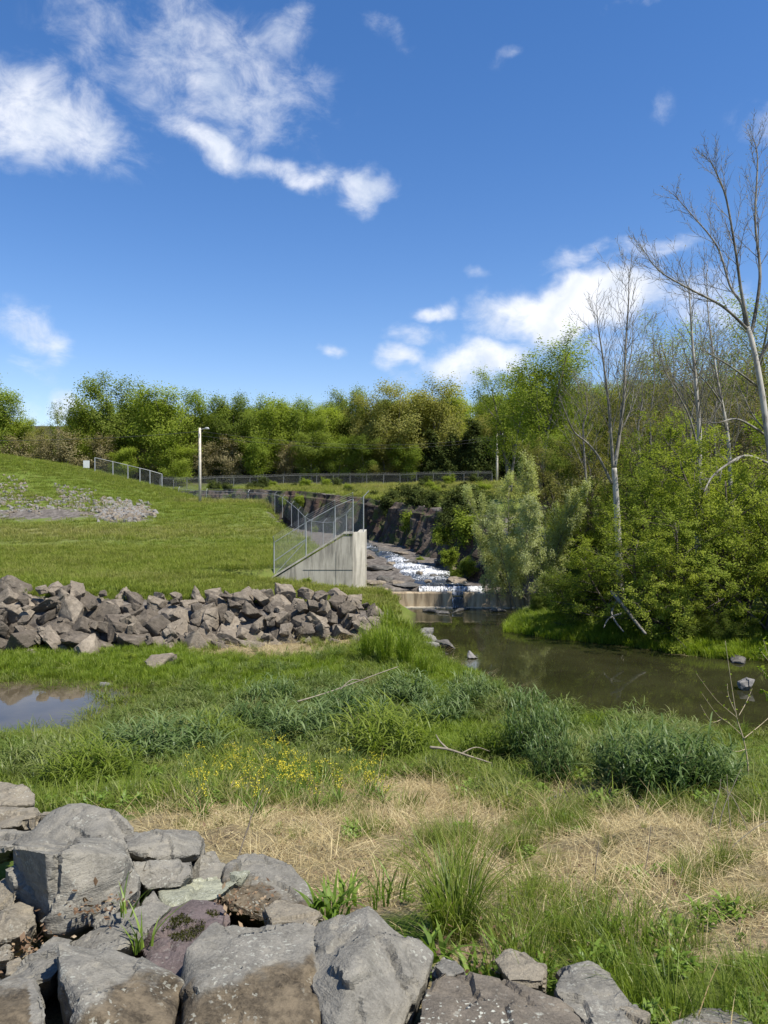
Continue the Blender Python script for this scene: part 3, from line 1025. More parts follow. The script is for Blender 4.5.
pa = light_pole(200, 90, 428, 'tall pale wooden light pole standing on the lawn edge at left', .17)
pb_ = light_pole(497, 139, 434, 'pale light pole by the far fence behind the willow', .22)
w = MB()
for dz in (-.4, -.9):
    w.tube([tuple(pa.lerp(pb_, s) + Vector((0, 0, dz - 1.6 * 4 * s * (1 - s)))) for s in np.linspace(0, 1, 24)], .018, 4)
w.tube([tuple(pa + (pa - pb_) * s * .8 + Vector((0, 0, -.4 - 1.2 * 4 * s * (1 - s)))) for s in np.linspace(0, 1, 16)], .018, 4)
tag(put('power_line', w.mesh('power_line', simple_mat('cable', (.03, .03, .03), .6))), 'thin dark overhead wires strung between the two poles', 'wire')

x, y, _ = W(86.5, 466, 104); z = h1(x, y)
t = thing('sign_board', 'small white sign board on posts on the embankment crest', 'sign', (x, y, z))
b = MB(); b.box((-.42, -.02, .35), (.42, .02, 1.35)); put('board', b.mesh('board', simple_mat('white_board', (.6, .62, .6), .6, .08)), t)
for s in (-.3, .3):
    b = MB(); b.tube([(s, .05, -.3), (s, .05, 1.25)], .035, 6); put('post', b.mesh('post', M['wood_pole']), t)

# ------------------------------------------------------------------ stones
def hull_mesh(pts, voxel, bevel=.0):
    """closed stone body: convex hull, evenly remeshed"""
    bm = bmesh.new()
    for p in pts: bm.verts.new(p)
    bmesh.ops.convex_hull(bm, input=bm.verts)
    bmesh.ops.delete(bm, geom=[v for v in bm.verts if not v.link_faces], context='VERTS')
    if bevel:
        bmesh.ops.bevel(bm, geom=list(bm.edges), offset=bevel, segments=1, affect='EDGES', profile=.6)
    me = bpy.data.meshes.new('tmp'); bm.to_mesh(me); bm.free()
    o = bpy.data.objects.new('tmp', me); COL.objects.link(o)
    md = o.modifiers.new('r', 'REMESH'); md.mode = 'VOXEL'; md.voxel_size = voxel; md.use_smooth_shade = True
    dg = bpy.context.evaluated_depsgraph_get()
    r = bpy.data.meshes.new_from_object(o.evaluated_get(dg))
    bpy.data.objects.remove(o); bpy.data.meshes.remove(me)
    return r


def roughen(me, amp, seed, chips=8, chip_depth=.06, freq=None, facet=.06):
    n = len(me.vertices)
    v = np.empty(n * 3, np.float32); me.vertices.foreach_get('co', v); v = v.reshape(-1, 3).astype(float)
    nr = np.empty(n * 3, np.float32); me.vertices.foreach_get('normal', nr); nr = nr.reshape(-1, 3)
    size = np.linalg.norm(v.max(0) - v.min(0)) / 1.7
    r = np.random.default_rng(seed)
    c = v.mean(0)
    for k in range(chips):                                  # flat chipped faces cut off corners and edges
        d = r.normal(size=3); d /= np.linalg.norm(d)
        h = (v - c) @ d
        lim = h.max() - size * chip_depth * r.uniform(.3, 1.3)
        over = np.maximum(h - lim, 0)
        v -= d * over[:, None]
    # fracture facets: every cell of the surface is tilted and set in or out a little, with small steps between cells
    for cells, k, step in ((9 + r.integers(5), facet, .024), (34, facet * .6, .009), (90, facet * .3, .0022)):
        sx = v[r.integers(0, n, cells)] + r.normal(0, .03 * size, (cells, 3))
        gv = r.normal(0, 1, (cells, 3)); of = r.uniform(-1.6, .5, cells) * step * size * min(1.0, facet / .05)
        vw = v + .05 * size * np.stack([vnoise(v * 5 / size, seed + 7 + q) for q in range(3)], 1) + .015 * size * np.stack([vnoise(v * 19 / size, seed + 27 + q) for q in range(3)], 1)
        best = np.full(n, 1e9); bi = np.zeros(n, int)
        for q in range(cells):
            dd = ((vw - sx[q]) ** 2).sum(1); m = dd < best; best[m] = dd[m]; bi[m] = q
        disp = ((v - sx[bi]) * gv[bi]).sum(1) * k + of[bi]
        v += nr * np.clip(disp, -.07 * size, .03 * size)[:, None]
    f = freq or 2.6 / size
    big = fbm(v * f, 3, seed)
    med = fbm(v * f * 4.2, 4, seed + 50)
    ridge = 1 - np.abs(fbm(v * f * 2.1 * np.array([1, 1, 2.4]), 3, seed + 90)) * 2
    v += nr * (amp * (big * .8 + med * .55 + ridge * .25))[:, None]
    me.vertices.foreach_set('co', v.astype(np.float32).ravel())
    me.polygons.foreach_set('use_smooth', np.ones(len(me.polygons), bool))
    me.update()
    return v


def flat_shade_angles(me, ang=32):
    me.set_sharp_from_angle(angle=math.radians(ang))


def boulder(name, label, vis, back, mat, seed=1, amp=.011, chips=6, cd=.05, stain=None, voxel=None, drop=.12, group=None):
    """vis: corners that the photograph shows, as (px, py, distance); the stone goes on behind them by `back` metres"""
    pts = [Vector(W(*p)) for p in vis]
    pts2 = list(pts)
    c = sum(pts, Vector()) / len(pts)
    for p in pts:
        ray = (p - Vector((0, 0, EZ))).normalized()
        q = p + ray * back * .8
        q = c + (q - c) * .93 + ray * back * .2
        q.z -= drop
        pts2.append(q)
    base = sum(pts2, Vector()) / len(pts2)
    base.z = min(p.z for p in pts2)
    L = [tuple(p - base) for p in pts2]
    ext = max((Vector(a) - Vector(b)).length for a in L for b in L)
    me = hull_mesh(L, voxel or ext / 80)
    v = roughen(me, amp * .62, seed, max(1, chips - 4), cd)
    st = np.zeros(len(v))
    if stain:
        w = v + np.array(base)
        px, py = PX(w)
        lx, ly = zip(*stain)
        wob = 26 * fbm(v * 7, 4, seed + 3) + 14 * fbm(v * 26, 3, seed + 4)
        st = .78 * sstep(-26, 22, py - np.interp(px, lx, ly) + wob)
    a = me.attributes.new('stain', 'FLOAT', 'POINT'); a.data.foreach_set('value', st.astype(np.float32))
    me.materials.clear(); me.materials.append(M[mat])
    flat_shade_angles(me, 28)
    o = put(name, me, loc=base)
    return tag(o, label, 'boulder' if name == 'boulder' else 'rock', group)


def foreground_rocks():
    B = boulder
    B('boulder', 'tall blocky grey boulder with flat pale top and dark left face', [(10, 846, 3.75), (40, 838, 4.1), (118, 840, 4.15), (136, 870, 3.95), (42, 853, 3.5), (128, 856, 3.7),
      (47, 934, 3.45), (120, 915, 3.6), (8, 912, 3.8), (60, 936, 3.45), (90, 900, 3.5), (140, 880, 3.9)], .45, 'rock', 3, .007, 4, .03)
    B('boulder', 'humped grey boulder rising behind the tall flat topped block', [(18, 838, 4.7), (55, 808, 4.8), (80, 802, 4.8), (112, 808, 4.7), (135, 828, 4.6), (132, 850, 4.4), (70, 850, 4.35), (100, 832, 4.4), (10, 850, 4.5)], .5, 'rock', 5, .014, 5, .05)
    B('boulder', 'light grey flat boulder at the far left end of the foreground rocks', [(-40, 790, 6.1), (0, 781, 6.1), (22, 783, 6.0), (34, 795, 5.9), (33, 806, 5.7), (-10, 808, 5.6), (-50, 812, 5.6)], .55, 'rock_tan', 7, .018, 5, .05)
    B('boulder', 'thin weathered brownish slab lying below the leftmost pale boulder', [(-30, 812, 5.4), (10, 807, 5.5), (33, 808, 5.4), (46, 818, 5.2), (30, 826, 5.1), (-20, 832, 5.1), (-40, 825, 5.2)], .4, 'rock_tan', 9, .012, 4, .05)
    B('boulder', 'low grey slab with rounded top left of the humped boulder', [(-40, 832, 4.9), (10, 826, 5.0), (40, 828, 4.9), (48, 838, 4.7), (10, 850, 4.4), (-50, 855, 4.3)], .5, 'rock', 11, .012, 4, .05)
    B('boulder', 'broken grey rock with two light facets right of the humped boulder', [(122, 834, 4.6), (158, 824, 4.7), (170, 836, 4.6), (196, 830, 4.7), (206, 838, 4.6), (200, 856, 4.4), (158, 862, 4.25), (128, 852, 4.3), (165, 848, 4.35)], .45, 'rock', 13, .014, 6, .06)
    B('boulder', 'dark undercut rock shaded beneath its pale ledge', [(128, 861, 4.1), (192, 860, 4.2), (193, 876, 4.05), (180, 890, 4.0), (146, 892, 3.95), (134, 880, 4.0)], .35, 'rock', 15, .016, 5, .07)
    B('boulder', 'smooth pale grey rock leaning behind the yellowish slab', [(186, 874, 4.5), (200, 854, 4.6), (214, 850, 4.7), (228, 872, 4.6), (222, 886, 4.4), (196, 888, 4.3)], .4, 'rock', 17, .012, 4, .05)
    B('boulder', 'large grey boulder with broad dark front right of the yellowish slab', [(222, 880, 4.2), (236, 856, 4.5), (262, 852, 4.6), (284, 860, 4.55), (290, 876, 4.45), (309, 890, 4.3), (313, 910, 4.1), (262, 924, 3.9), (218, 906, 3.95), (225, 892, 4.05)], .5, 'rock', 19, .013, 5, .05,
      stain=[(200, 872), (250, 884), (320, 900)])
    B('boulder', 'flat slab with yellowish green lichen between grey boulders', [(157, 892, 4.0), (172, 884, 4.15), (214, 876, 4.25), (250, 872, 4.3), (236, 884, 4.1), (216, 900, 3.9), (168, 912, 3.75), (160, 902, 3.85)], .3, 'rock_pale', 21, .010, 4, .04)
    B('boulder', 'purplish brown boulder capped with dark green moss', [(140, 950, 3.3), (158, 912, 3.6), (190, 896, 3.75), (212, 898, 3.75), (228, 906, 3.7), (222, 930, 3.4), (200, 960, 3.15), (186, 990, 3.0), (150, 972, 3.1)], .45, 'rock_purple', 23, .010, 4, .05)
    B('boulder', 'grey leaning slab with grass sprouting along its edge', [(64, 948, 3.3), (100, 922, 3.45), (150, 905, 3.6), (172, 908, 3.6), (150, 930, 3.35), (126, 952, 3.2), (96, 958, 3.1)], .3, 'rock', 25, .010, 4, .05)
    B('boulder', 'narrow slanting grey slab wedged beside the tall block', [(88, 926, 3.5), (110, 882, 3.75), (132, 862, 3.9), (140, 876, 3.85), (138, 892, 3.75), (112, 920, 3.55), (100, 932, 3.45)], .25, 'rock', 27, .010, 4, .05)
    B('boulder', 'wedge shaped light boulder with a brown lichen spotted lower face', [(47, 942, 2.85), (62, 936, 2.95), (92, 944, 2.95), (140, 960, 2.9), (182, 990, 2.75), (172, 1010, 2.6), (120, 985, 2.62), (84, 1012, 2.45), (70, 1040, 2.4), (170, 1045, 2.45), (55, 985, 2.65)], .5, 'rock', 29, .009, 4, .04,
      stain=[(40, 1040), (80, 1014), (108, 992), (150, 975), (200, 985)])
    B('boulder', 'square cornered boulder with a tan front face at the bottom left corner', [(-30, 990, 2.6), (0, 976, 2.7), (34, 978, 2.65), (46, 994, 2.5), (52, 1035, 2.35), (-20, 1060, 2.3), (40, 1060, 2.25), (-30, 1020, 2.4)], .45, 'rock', 31, .009, 4, .04, stain=[(-40, 990), (28, 986), (30, 1060), (60, 1060)])
    B('boulder', 'dark bluish flat slab lying behind the wedge shaped boulder', [(-10, 984, 2.9), (20, 962, 3.05), (52, 938, 3.2), (72, 940, 3.2), (60, 968, 2.95), (50, 982, 2.85), (10, 992, 2.8)], .35, 'rock', 33, .009, 4, .04)
    B('boulder', 'small rough brownish rock at the left edge under the tall block', [(-14, 912, 3.5), (14, 898, 3.6), (34, 905, 3.55), (38, 922, 3.4), (24, 938, 3.3), (-10, 944, 3.25), (8, 920, 3.35)], .3, 'rock_tan', 35, .014, 5, .06)
    B('cobble', 'rusty brown cobble tucked at the left edge below the grey slab', [(-10, 890, 3.75), (4, 880, 3.8), (16, 892, 3.7), (12, 908, 3.6), (-8, 912, 3.6)], .2, 'rock_tan', 37, .008, 4, .06)
    B('cobble', 'small tan cobble resting among twigs at the left edge', [(-8, 952, 3.2), (6, 944, 3.25), (14, 952, 3.2), (8, 962, 3.1), (-6, 964, 3.1)], .15, 'rock_tan', 39, .006, 3, .06)
    B('cobble', 'dark squarish cobble in the twigs left of the flat slab', [(4, 964, 3.1), (18, 958, 3.15), (24, 968, 3.1), (14, 978, 3.0), (4, 976, 3.0)], .14, 'rock_tan', 41, .006, 3, .06)
    B('boulder', 'broad light boulder in the bottom centre with a brown lichen spotted front', [(180, 1000, 2.75), (188, 950, 2.95), (212, 922, 3.15), (232, 918, 3.2), (262, 926, 3.2), (292, 922, 3.2), (318, 930, 3.15), (330, 960, 2.9), (305, 962, 2.82), (262, 974, 2.75), (200, 990, 2.68), (186, 1050, 2.45), (320, 1050, 2.5)], .5, 'rock', 43, .011, 5, .04,
      stain=[(170, 996), (210, 985), (270, 972), (300, 958), (312, 940), (322, 1000), (340, 1060)])
    B('boulder', 'jagged light grey boulder with a pointed top at bottom centre right', [(304, 940, 3.1), (318, 922, 3.2), (346, 916, 3.25), (368, 899, 3.3), (384, 910, 3.25), (398, 934, 3.2), (420, 946, 3.1), (435, 955, 3.05), (428, 985, 2.85), (412, 1010, 2.7), (330, 1050, 2.5), (310, 990, 2.75), (400, 1050, 2.55), (372, 940, 2.92), (352, 975, 2.72)], .5, 'rock', 146, .010, 4, .03)
    B('boulder', 'small broken rock perched behind the bottom centre boulders', [(262, 908, 3.6), (276, 902, 3.7), (300, 906, 3.65), (322, 916, 3.55), (312, 930, 3.4), (270, 926, 3.4)], .3, 'rock_tan', 47, .012, 5, .07)
    B('boulder', 'long flat brown slab with pale lichen dots at the bottom edge', [(418, 1000, 2.60), (428, 974, 2.77), (442, 964, 2.86), (480, 978, 2.82), (520, 985, 2.77), (562, 998, 2.68), (585, 1015, 2.60), (600, 1050, 2.42), (420, 1050, 2.38)], .4, 'rock_brown', 49, .008, 4, .04)
    B('boulder', 'rounded grey boulder beside the dry leaves at bottom right', [(552, 985, 2.99), (562, 968, 3.12), (590, 967, 3.17), (612, 978, 3.08), (636, 1002, 2.90), (650, 1030, 2.73), (596, 1040, 2.60), (560, 1010, 2.77)], .45, 'rock', 51, .014, 6, .05)
    B('boulder', 'pale weathered rock half buried in leaves behind the brown slab', [(494, 962, 3.26), (508, 948, 3.34), (528, 954, 3.30), (548, 968, 3.17), (546, 986, 3.04), (510, 984, 3.04)], .3, 'rock_tan', 53, .010, 4, .05)
    B('cobble', 'small grey stone between the jagged boulder and brown slab', [(434, 968, 2.90), (444, 958, 2.99), (458, 962, 2.95), (466, 974, 2.86), (448, 980, 2.82)], .2, 'rock', 55, .007, 3, .05)
    B('cobble', 'grey stone at the bottom edge right of the rounded boulder', [(608, 1010, 2.86), (630, 1004, 2.90), (652, 1014, 2.82), (640, 1040, 2.64), (612, 1040, 2.64)], .25, 'rock_tan', 57, .008, 3, .05)
    B('boulder', 'low grey rock cut by the bottom edge at right', [(672, 1020, 2.90), (700, 1010, 3.04), (735, 1012, 3.04), (758, 1026, 2.90), (740, 1050, 2.68), (680, 1050, 2.68)], .35, 'rock', 59, .009, 4, .05)
    B('boulder', 'brown rock sunk in shadow between the wedge and centre boulders', [(176, 1010, 2.75), (190, 985, 2.9), (205, 1000, 2.8), (196, 1050, 2.5), (170, 1050, 2.5)], .3, 'rock_brown', 61, .008, 3, .05)
    B('boulder', 'grey rock filling the gap behind the leaning slab', [(140, 905, 3.75), (152, 892, 3.9), (166, 905, 3.8), (160, 930, 3.5), (140, 935, 3.45)], .3, 'rock', 63, .01, 3, .05)


foreground_rocks()


def moss():
    src = [o for o in COL.objects if (o.get('label') or '').startswith('purplish brown boulder')][0]
    me = src.data
    n = len(me.vertices)
    v = np.empty(n * 3, np.float32); me.vertices.foreach_get('co', v); v = v.reshape(-1, 3) + np.array(src.location)
    nr = np.empty(n * 3, np.float32); me.vertices.foreach_get('normal', nr); nr = nr.reshape(-1, 3)
    px, py = PX(v)
    g = 1.05 - np.hypot((px - 184) / 21, (py - 930) / 13) + .5 * fbm(v * 16, 3, 5)
    g2 = 1.0 - np.hypot((px - 212) / 9, (py - 916) / 5) + .4 * fbm(v * 16, 3, 6)
    ok = ((g > .15) | (g2 > .25)) & (nr[:, 2] > .2)
    idx = np.where(ok)[0]
    r = np.random.default_rng(3)
    k = r.choice(idx, 5200)
    p = v[k] + r.normal(0, .004, (5200, 3)) + nr[k] * .002
    d = nr[k] + r.normal(0, .6, (5200, 3)); d /= np.linalg.norm(d, axis=1)[:, None]
    s = np.cross(d, r.normal(size=(5200, 3))); s /= np.linalg.norm(s, axis=1)[:, None]
    h = r.uniform(.006, .013, 5200)[:, None]
    V = np.stack([p - s * .0022, p + s * .0022, p + d * h], 1).reshape(-1, 3) - np.array(src.location)
    m = leaf_mat('moss', (.012, .014, .004), (.035, .04, .01), (.08, .085, .02), .15, .0, 0)
    put('moss_cushion', mk_mesh('moss_cushion', V, None, np.arange(5200 * 3).reshape(-1, 3), dict(v=np.repeat(r.uniform(0, 1, 5200), 3)), False, m), src)


moss()


def stone_proto(name, seed, dims, mat, n=14, voxel=.036, amp=.02, chips=7, cd=.10):
    r = np.random.default_rng(seed)
    if n <= 10:                                   # block: the corners of a skewed box
        p = np.array([(a, b, c) for a in (-1, 1) for b in (-1, 1) for c in (-1, 1)], float) * r.uniform(.45, 1.05, (8, 3)) + r.normal(0, .12, (8, 3))
        n = 8
    else:
        p = r.normal(size=(n, 3)); p /= np.abs(p).max(1)[:, None] ** .55 * np.linalg.norm(p, axis=1)[:, None] ** .45
    p = p * np.array(dims) * .5 * r.uniform(.82, 1.08, (n, 1))
    me = hull_mesh([tuple(q) for q in p], voxel * max(dims))
    roughen(me, amp * .5 * max(dims), seed, 3, cd, facet=.05)
    flat_shade_angles(me, 30)
    me.materials.clear(); me.materials.append(M[mat])
    me.name = name
    return me


def riprap():
    r = np.random.default_rng(41)
    protos = [stone_proto('riprap_rock', 100 + k, d, 'riprap' if k % 3 else 'riprap_dark', 7 + k % 3, .03) for k, d in enumerate(
        [(1.25, .9, .8), (1.0, .9, .95), (1.3, .8, .62), (.9, .85, .8), (1.15, 1.0, .7), (1.0, .7, .9), (1.4, .9, .75), (.85, .8, .6), (1.1, .95, .85), (1.2, .75, .65)])]
    spots = []
    for row in range(6):                                  # from the foot to the top of the slope
        f = row / 5.0
        x = -17.5
        while x < -.3:
            size = np.interp(x, [-16, -9, -4, -1], [1.42, 1.36, 1.15, .85]) * r.uniform(.68, 1.3) * (1.05 if row < 2 else .92 if row < 4 else .85)
            spots.append((x, row, f, size))
            x += size * r.uniform(.66, .92)
    count = 0
    for (x, row, f, size) in spots:
        pb = float(pile_base(x))
        y = pb - .25 + f * 3.3 + r.uniform(-.18, .18)
        if x > -1.6: y += (x + 1.6) * -.3
        top = np.interp(x, [-15, -12.6, -9.5, -8, -3, -1.2, -.3], [2.55, 2.4, 2.05, 2.1, 2.25, 1.8, 1.2]) + .10 * math.sin(x * 2.3)
        z = .42 + (top - .42) * min(1, f * 1.08) ** .85 - size * .30 + r.uniform(-.14, .16)
        me = protos[r.integers(len(protos))]
        o = put('riprap_rock', me, loc=(x + r.uniform(-.1, .1), y, z), rot=(r.uniform(-.9, .9), r.uniform(-.9, .9), r.uniform(0, 6.28)), scale=size * r.uniform(.85, 1.15, 3))
        rowname = ('foot row', 'foot row', 'middle', 'middle', 'top row', 'top row')[row]
        px = HX + x / y * F
        where = 'left of the shrub' if px < 95 else 'above the shrub' if px < 180 else 'right of the shrub' if px < 262 else 'above the straw' if px < 330 else 'nearest the concrete wall'
        big = 'large' if size > 1.3 else 'medium' if size > 1.0 else 'small'
        tag(o, f'{big} grey brown rock in the {rowname} of the pile {where}', 'rock', 'rocks piled along the lawn edge')
        count += 1
    for k in range(90):                             # smaller stones wedged between the big ones
        x = r.uniform(-17, -.2); f = r.uniform(-.05, .95)
        pb = float(pile_base(x)); y = pb - .35 + f * 3.1
        size = r.uniform(.28, .62)
        top = np.interp(x, [-15, -12.6, -9.5, -8, -3, -1.2, -.3], [2.55, 2.4, 2.05, 2.1, 2.25, 1.8, 1.2])
        z = .40 + (top - .42) * max(0, min(1, f * 1.08)) ** .85 + r.uniform(-.05, .18)
        o = put('riprap_rock', protos[r.integers(len(protos))], loc=(x, y, z), rot=(r.uniform(-.8, .8), r.uniform(-.8, .8), r.uniform(0, 6.28)), scale=size)
        px = HX + x / y * F
        where = 'left of the shrub' if px < 95 else 'above the shrub' if px < 180 else 'right of the shrub' if px < 262 else 'above the straw' if px < 330 else 'nearest the concrete wall'
        tag(o, f'very small stone wedged among the big ones in the rock pile {where}', 'rock', 'rocks piled along the lawn edge')
    # single stones
    def lone(px, py, d, dims, label, mat='wet_rock', seed=0, zoff=0.0, name='rock', z=None):
        x = (px - HX) / F * d
        o = put(name, stone_proto(name, 300 + seed, dims, mat, 11, .04, .015), loc=(x, d, (h1(x, d) if z is None else z) + zoff), rot=(0, 0, seed * 1.3))
        return tag(o, label, 'rock')
    lone(160, 676, 26.5, (1.5, 1.0, .7), 'flat brownish rock sunk in the grass below the rock pile', 'riprap', 1, .12)
    lone(432, 641, 33.6, (1.5, .9, .55), 'pale flat rock at the river edge nearest the weir', 'scree', 2, .08, z=0)
    lone(428, 634, 35.5, (1.2, .8, .5), 'pale rock in the tall yellow green reeds at the river edge', 'scree', 3, .1, z=0)
    lone(445, 646, 32.6, (1.6, .8, .45), 'long flat grey rock with a pointed end lying in shallow water', 'wet_rock', 4, .12, z=0)
    lone(431, 650, 32, (1.0, .8, .5), 'pale broken rock at the bank between reeds and long flat rock', 'scree', 5, .1, z=0)
    lone(473, 659, 30.2, (.65, .5, .42), 'single light grey stone standing alone in the river shallows', 'scree', 6, .1, z=0)
    lone(750, 690, 25, (.75, .6, .55), 'light grey stone out in the river behind the sapling', 'scree', 7, .12, z=0)
    lone(460, 603, 43.6, (4.0, .9, .38), 'long dark slab in the water below the weir notch', 'wet_rock', 8, .03, z=0)
    lone(436, 604.5, 43, (2.6, .8, .30), 'thin pale slab awash left of the weir notch', 'wet_rock', 9, .02, z=0)
    lone(500, 604, 43.4, (1.6, .8, .35), 'dark low rock below the right part of the weir', 'wet_rock', 10, .03, z=0)
    lone(528, 603, 44, (1.8, .8, .4), 'dark rock at the foot of the silvery willow by the weir', 'wet_rock', 11, .06, z=0)
    lone(605, 628, 31, (1.3, .8, .5), 'pale rock on the right bank under the fallen trunk', 'riprap', 12, .15)
    lone(740, 655, 29.6, (1.6, .7, .35), 'dark flat rock at the right waterline under bushes', 'wet_rock', 13, .1)
    lone(105, 687, 24.3, (.6, .4, .25), 'pale stone on the far rim of the pond', 'scree', 14, .08)
    lone(520, 722, 14.9, (.28, .22, .5), 'small pale upright stone among the tussocks by the river', 'scree', 15, .25)
    # rocky channel: slabs beside the white water
    k = 0
    for (px, py, d, w_, h_) in ((372, 586, 50, 2.4, .5), (385, 580, 53, 2.0, .5), (398, 583, 51, 1.9, .45), (380, 571, 58, 2.6, .6), (372, 560, 66, 2.6, .7), (383, 553, 72, 2.2, .7),
                                (400, 556, 70, 1.8, .5), (410, 564, 62, 1.6, .5), (420, 576, 55, 1.0, .5), (437, 578, 53, 1.3, .6), (455, 583, 51, 1.6, .7), (465, 579, 53, 1.5, .9),
                                (392, 565, 61, 1.2, .5), (405, 588, 49.2, 2.6, .35), (428, 583.5, 51, 1.0, .35), (375, 549, 78, 2, .6), (450, 572, 56.5, 1.4, .7), (440, 565, 60, 1.5, .8)):
        x = (px - HX) / F * d
        side_ = 'left of' if px < 400 else 'amid' if px < 430 else 'right of'
        o = put('channel_rock', stone_proto('channel_rock', 400 + k, (w_, w_ * .7, h_), 'wet_rock' if k % 2 else 'riprap', 12, .04, .02), loc=(x, d, h1(x, d) + h_ * .2), rot=(0, 0, k))
        tag(o, f'dark stream slab {side_} the white water at {["far end", "mid slope", "lower ledge"][0 if d > 64 else 1 if d > 53 else 2]}', 'rock', 'slabs in the rocky channel')
        k += 1
    # grey scree on the embankment toe: far too many and too small to count one by one
    pts, idx = [], []
    n = 1300
    P_, R_, S_ = [], [], []
    while len(P_) < n:
        if r.random() < .5: px, py = r.normal(124, 13), r.normal(517, 3.3); lim = abs(px - 124) < 34 and abs(py - 517) < 9
        else: px, py = r.uniform(-20, 110), r.normal(513, 5); lim = (n2([px * .05], [py * .12], 1, 2, 3)[0] > .02)
        if not lim: continue
        d = 70 + (525 - py) * .75
        x = (px - HX) / F * d
        P_.append((x, d)); S_.append(r.uniform(.3, .85) if px > 95 else r.uniform(.25, .6)); R_.append(r.uniform(0, 6.28, 3))
    P_ = np.array(P_)
    Z_ = height(P_[:, 0], P_[:, 1], False)
    sc_protos = [stone_proto('scree_stone', 500 + q, (1, .8, .6), 'scree' if q % 2 else 'riprap', 9, .11, .02, 3) for q in range(4)]
    return np.column_stack([P_, Z_ - .01]), np.array(R_), np.array(S_), sc_protos


SCREE = riprap()


# ------------------------------------------------------------------ quarry cliff behind the channel
def cliff():
    line = np.array([p[:3] for p in CLIFF])
    seg = np.concatenate([[0], np.cumsum(np.hypot(*np.diff(line[:, :2], axis=0).T))])
    s = np.arange(0, seg[-1], .33)
    x = np.interp(s, seg, line[:, 0]); y = np.interp(s, seg, line[:, 1]); zt = np.interp(s, seg, line[:, 2])
    zb = np.interp(y, [48, 64, 85, 130], [.2, .9, 1.2, 2.2])
    tx = np.gradient(x); ty = np.gradient(y); L = np.hypot(tx, ty); nx_, ny_ = -ty / L, tx / L     # towards the channel
    if (nx_.mean() > 0): pass
    u = np.linspace(0, 1, 34)
    U, Sg = np.meshgrid(u, s, indexing='ij')
    nz = fbm(np.stack([Sg.ravel() * .9, U.ravel() * 1.2, U.ravel() * 0], 1), 4, 61).reshape(U.shape)
    col = fbm(np.stack([Sg.ravel() * 1.7, U.ravel() * .7, U.ravel() * 0 + 5], 1), 3, 62).reshape(U.shape)
    blk = np.floor(2.2 * fbm(np.stack([Sg.ravel() * .45, U.ravel() * 2.2, U.ravel() * 0 + 9], 1), 2, 63).reshape(U.shape) * 1.6) / 2.2
    lean = .25 + 1.5 * (1 - U) ** 1.6
    off = lean + 1.3 * nz + .9 * np.abs(col) + .35 * blk
    off = off * np.where(U > .9, 1 - (U - .9) * 6, 1) - np.where(U > .9, .3, 0)
    sg = 1.0
    mid = len(s) // 2
    # the channel lies on the lower-x / nearer side
    if nx_[mid] * (-3.0) + ny_[mid] * (-2.0) < 0: sg = -1.0
    X = x[None] + sg * nx_[None] * off; Y = y[None] + sg * ny_[None] * off
    Z = zb[None] + (zt - zb + .1)[None] * U + .25 * nz * (U * (1 - U) * 4) + .3 * nz * (U > .95)
    n = len(s); i = (np.arange(len(u) - 1)[:, None] * n + np.arange(n - 1)[None]).ravel()
    m, t, out = new_mat('quarry_rock')
    co = N(t, 'ShaderNodeTexCoord').outputs['Object']
    mp = N(t, 'ShaderNodeMapping'); mp.inputs['Scale'].default_value = (1, 1, .45); t.links.new(co, mp.inputs['Vector'])
    a = noise(t, mp.outputs[0], .9, 6, .65, .5); b = noise(t, co, 5, 5, .7); g = noise(t, co, .22, 3)
    c = ramp(t, a, [(.3, (.02, .017, .014)), (.5, (.062, .05, .04)), (.7, (.15, .12, .092))])
    c = mixc(t, mrange(t, g, .48, .62, 0, .6), c, (.095, .056, .04))
    c = mixc(t, mrange(t, b, .5, .7, 0, .6), c, (.025, .022, .02))
    c = mixc(t, mrange(t, noise(t, co, .7, 5, .7), .50, .60, 0, .85), c, (.06, .08, .02))
    principled(t, out, c, .9, b, .9, .12, .2)
    me = mk_mesh('quarry_cliff', np.stack([X, Y, Z], -1).reshape(-1, 3), np.stack([i, i + 1, i + n + 1, i + n], 1), None, None, False, m)
    o = structure(put('cliff', me)); o['label'] = 'dark quarried rock face above the channel'; o['category'] = 'cliff'


cliff()

# ------------------------------------------------------------------ trees
def L_(name, *a, **k):
    M[name] = leaf_mat(name, *a, **k)


L_('leaf_spring', (.125, .16, .02), (.22, .275, .04), (.315, .37, .075), trans=.56)
L_('leaf_fresh', (.165, .205, .022), (.275, .325, .046), (.38, .42, .09), trans=.52)
L_('leaf_olive', (.13, .13, .032), (.215, .21, .058), (.29, .275, .09), trans=.5)
L_('leaf_deep', (.06, .09, .016), (.12, .16, .028), (.185, .225, .05), trans=.5)
L_('leaf_silver', (.28, .31, .12), (.42, .45, .20), (.53, .55, .31), trans=.5)
L_('leaf_juniper', (.035, .05, .015), (.07, .09, .026), (.12, .14, .045), trans=.3)
L_('leaf_bud', (.15, .13, .065), (.22, .19, .10), (.31, .27, .15), trans=.4)
L_('leaf_yellow', (.11, .16, .015), (.2, .27, .03), (.32, .37, .06), trans=.56)


L_('far_spring', (.14, .19, .03), (.22, .285, .048), (.31, .37, .08), trans=.58)
L_('far_fresh', (.17, .22, .03), (.265, .325, .052), (.36, .41, .09), trans=.58)
L_('far_deep', (.10, .14, .026), (.18, .23, .044), (.26, .305, .075), trans=.56)
L_('far_olive', (.18, .185, .045), (.275, .275, .078), (.36, .35, .12), trans=.56)


def unit(v):
    return v / (np.linalg.norm(v) + 1e-9)


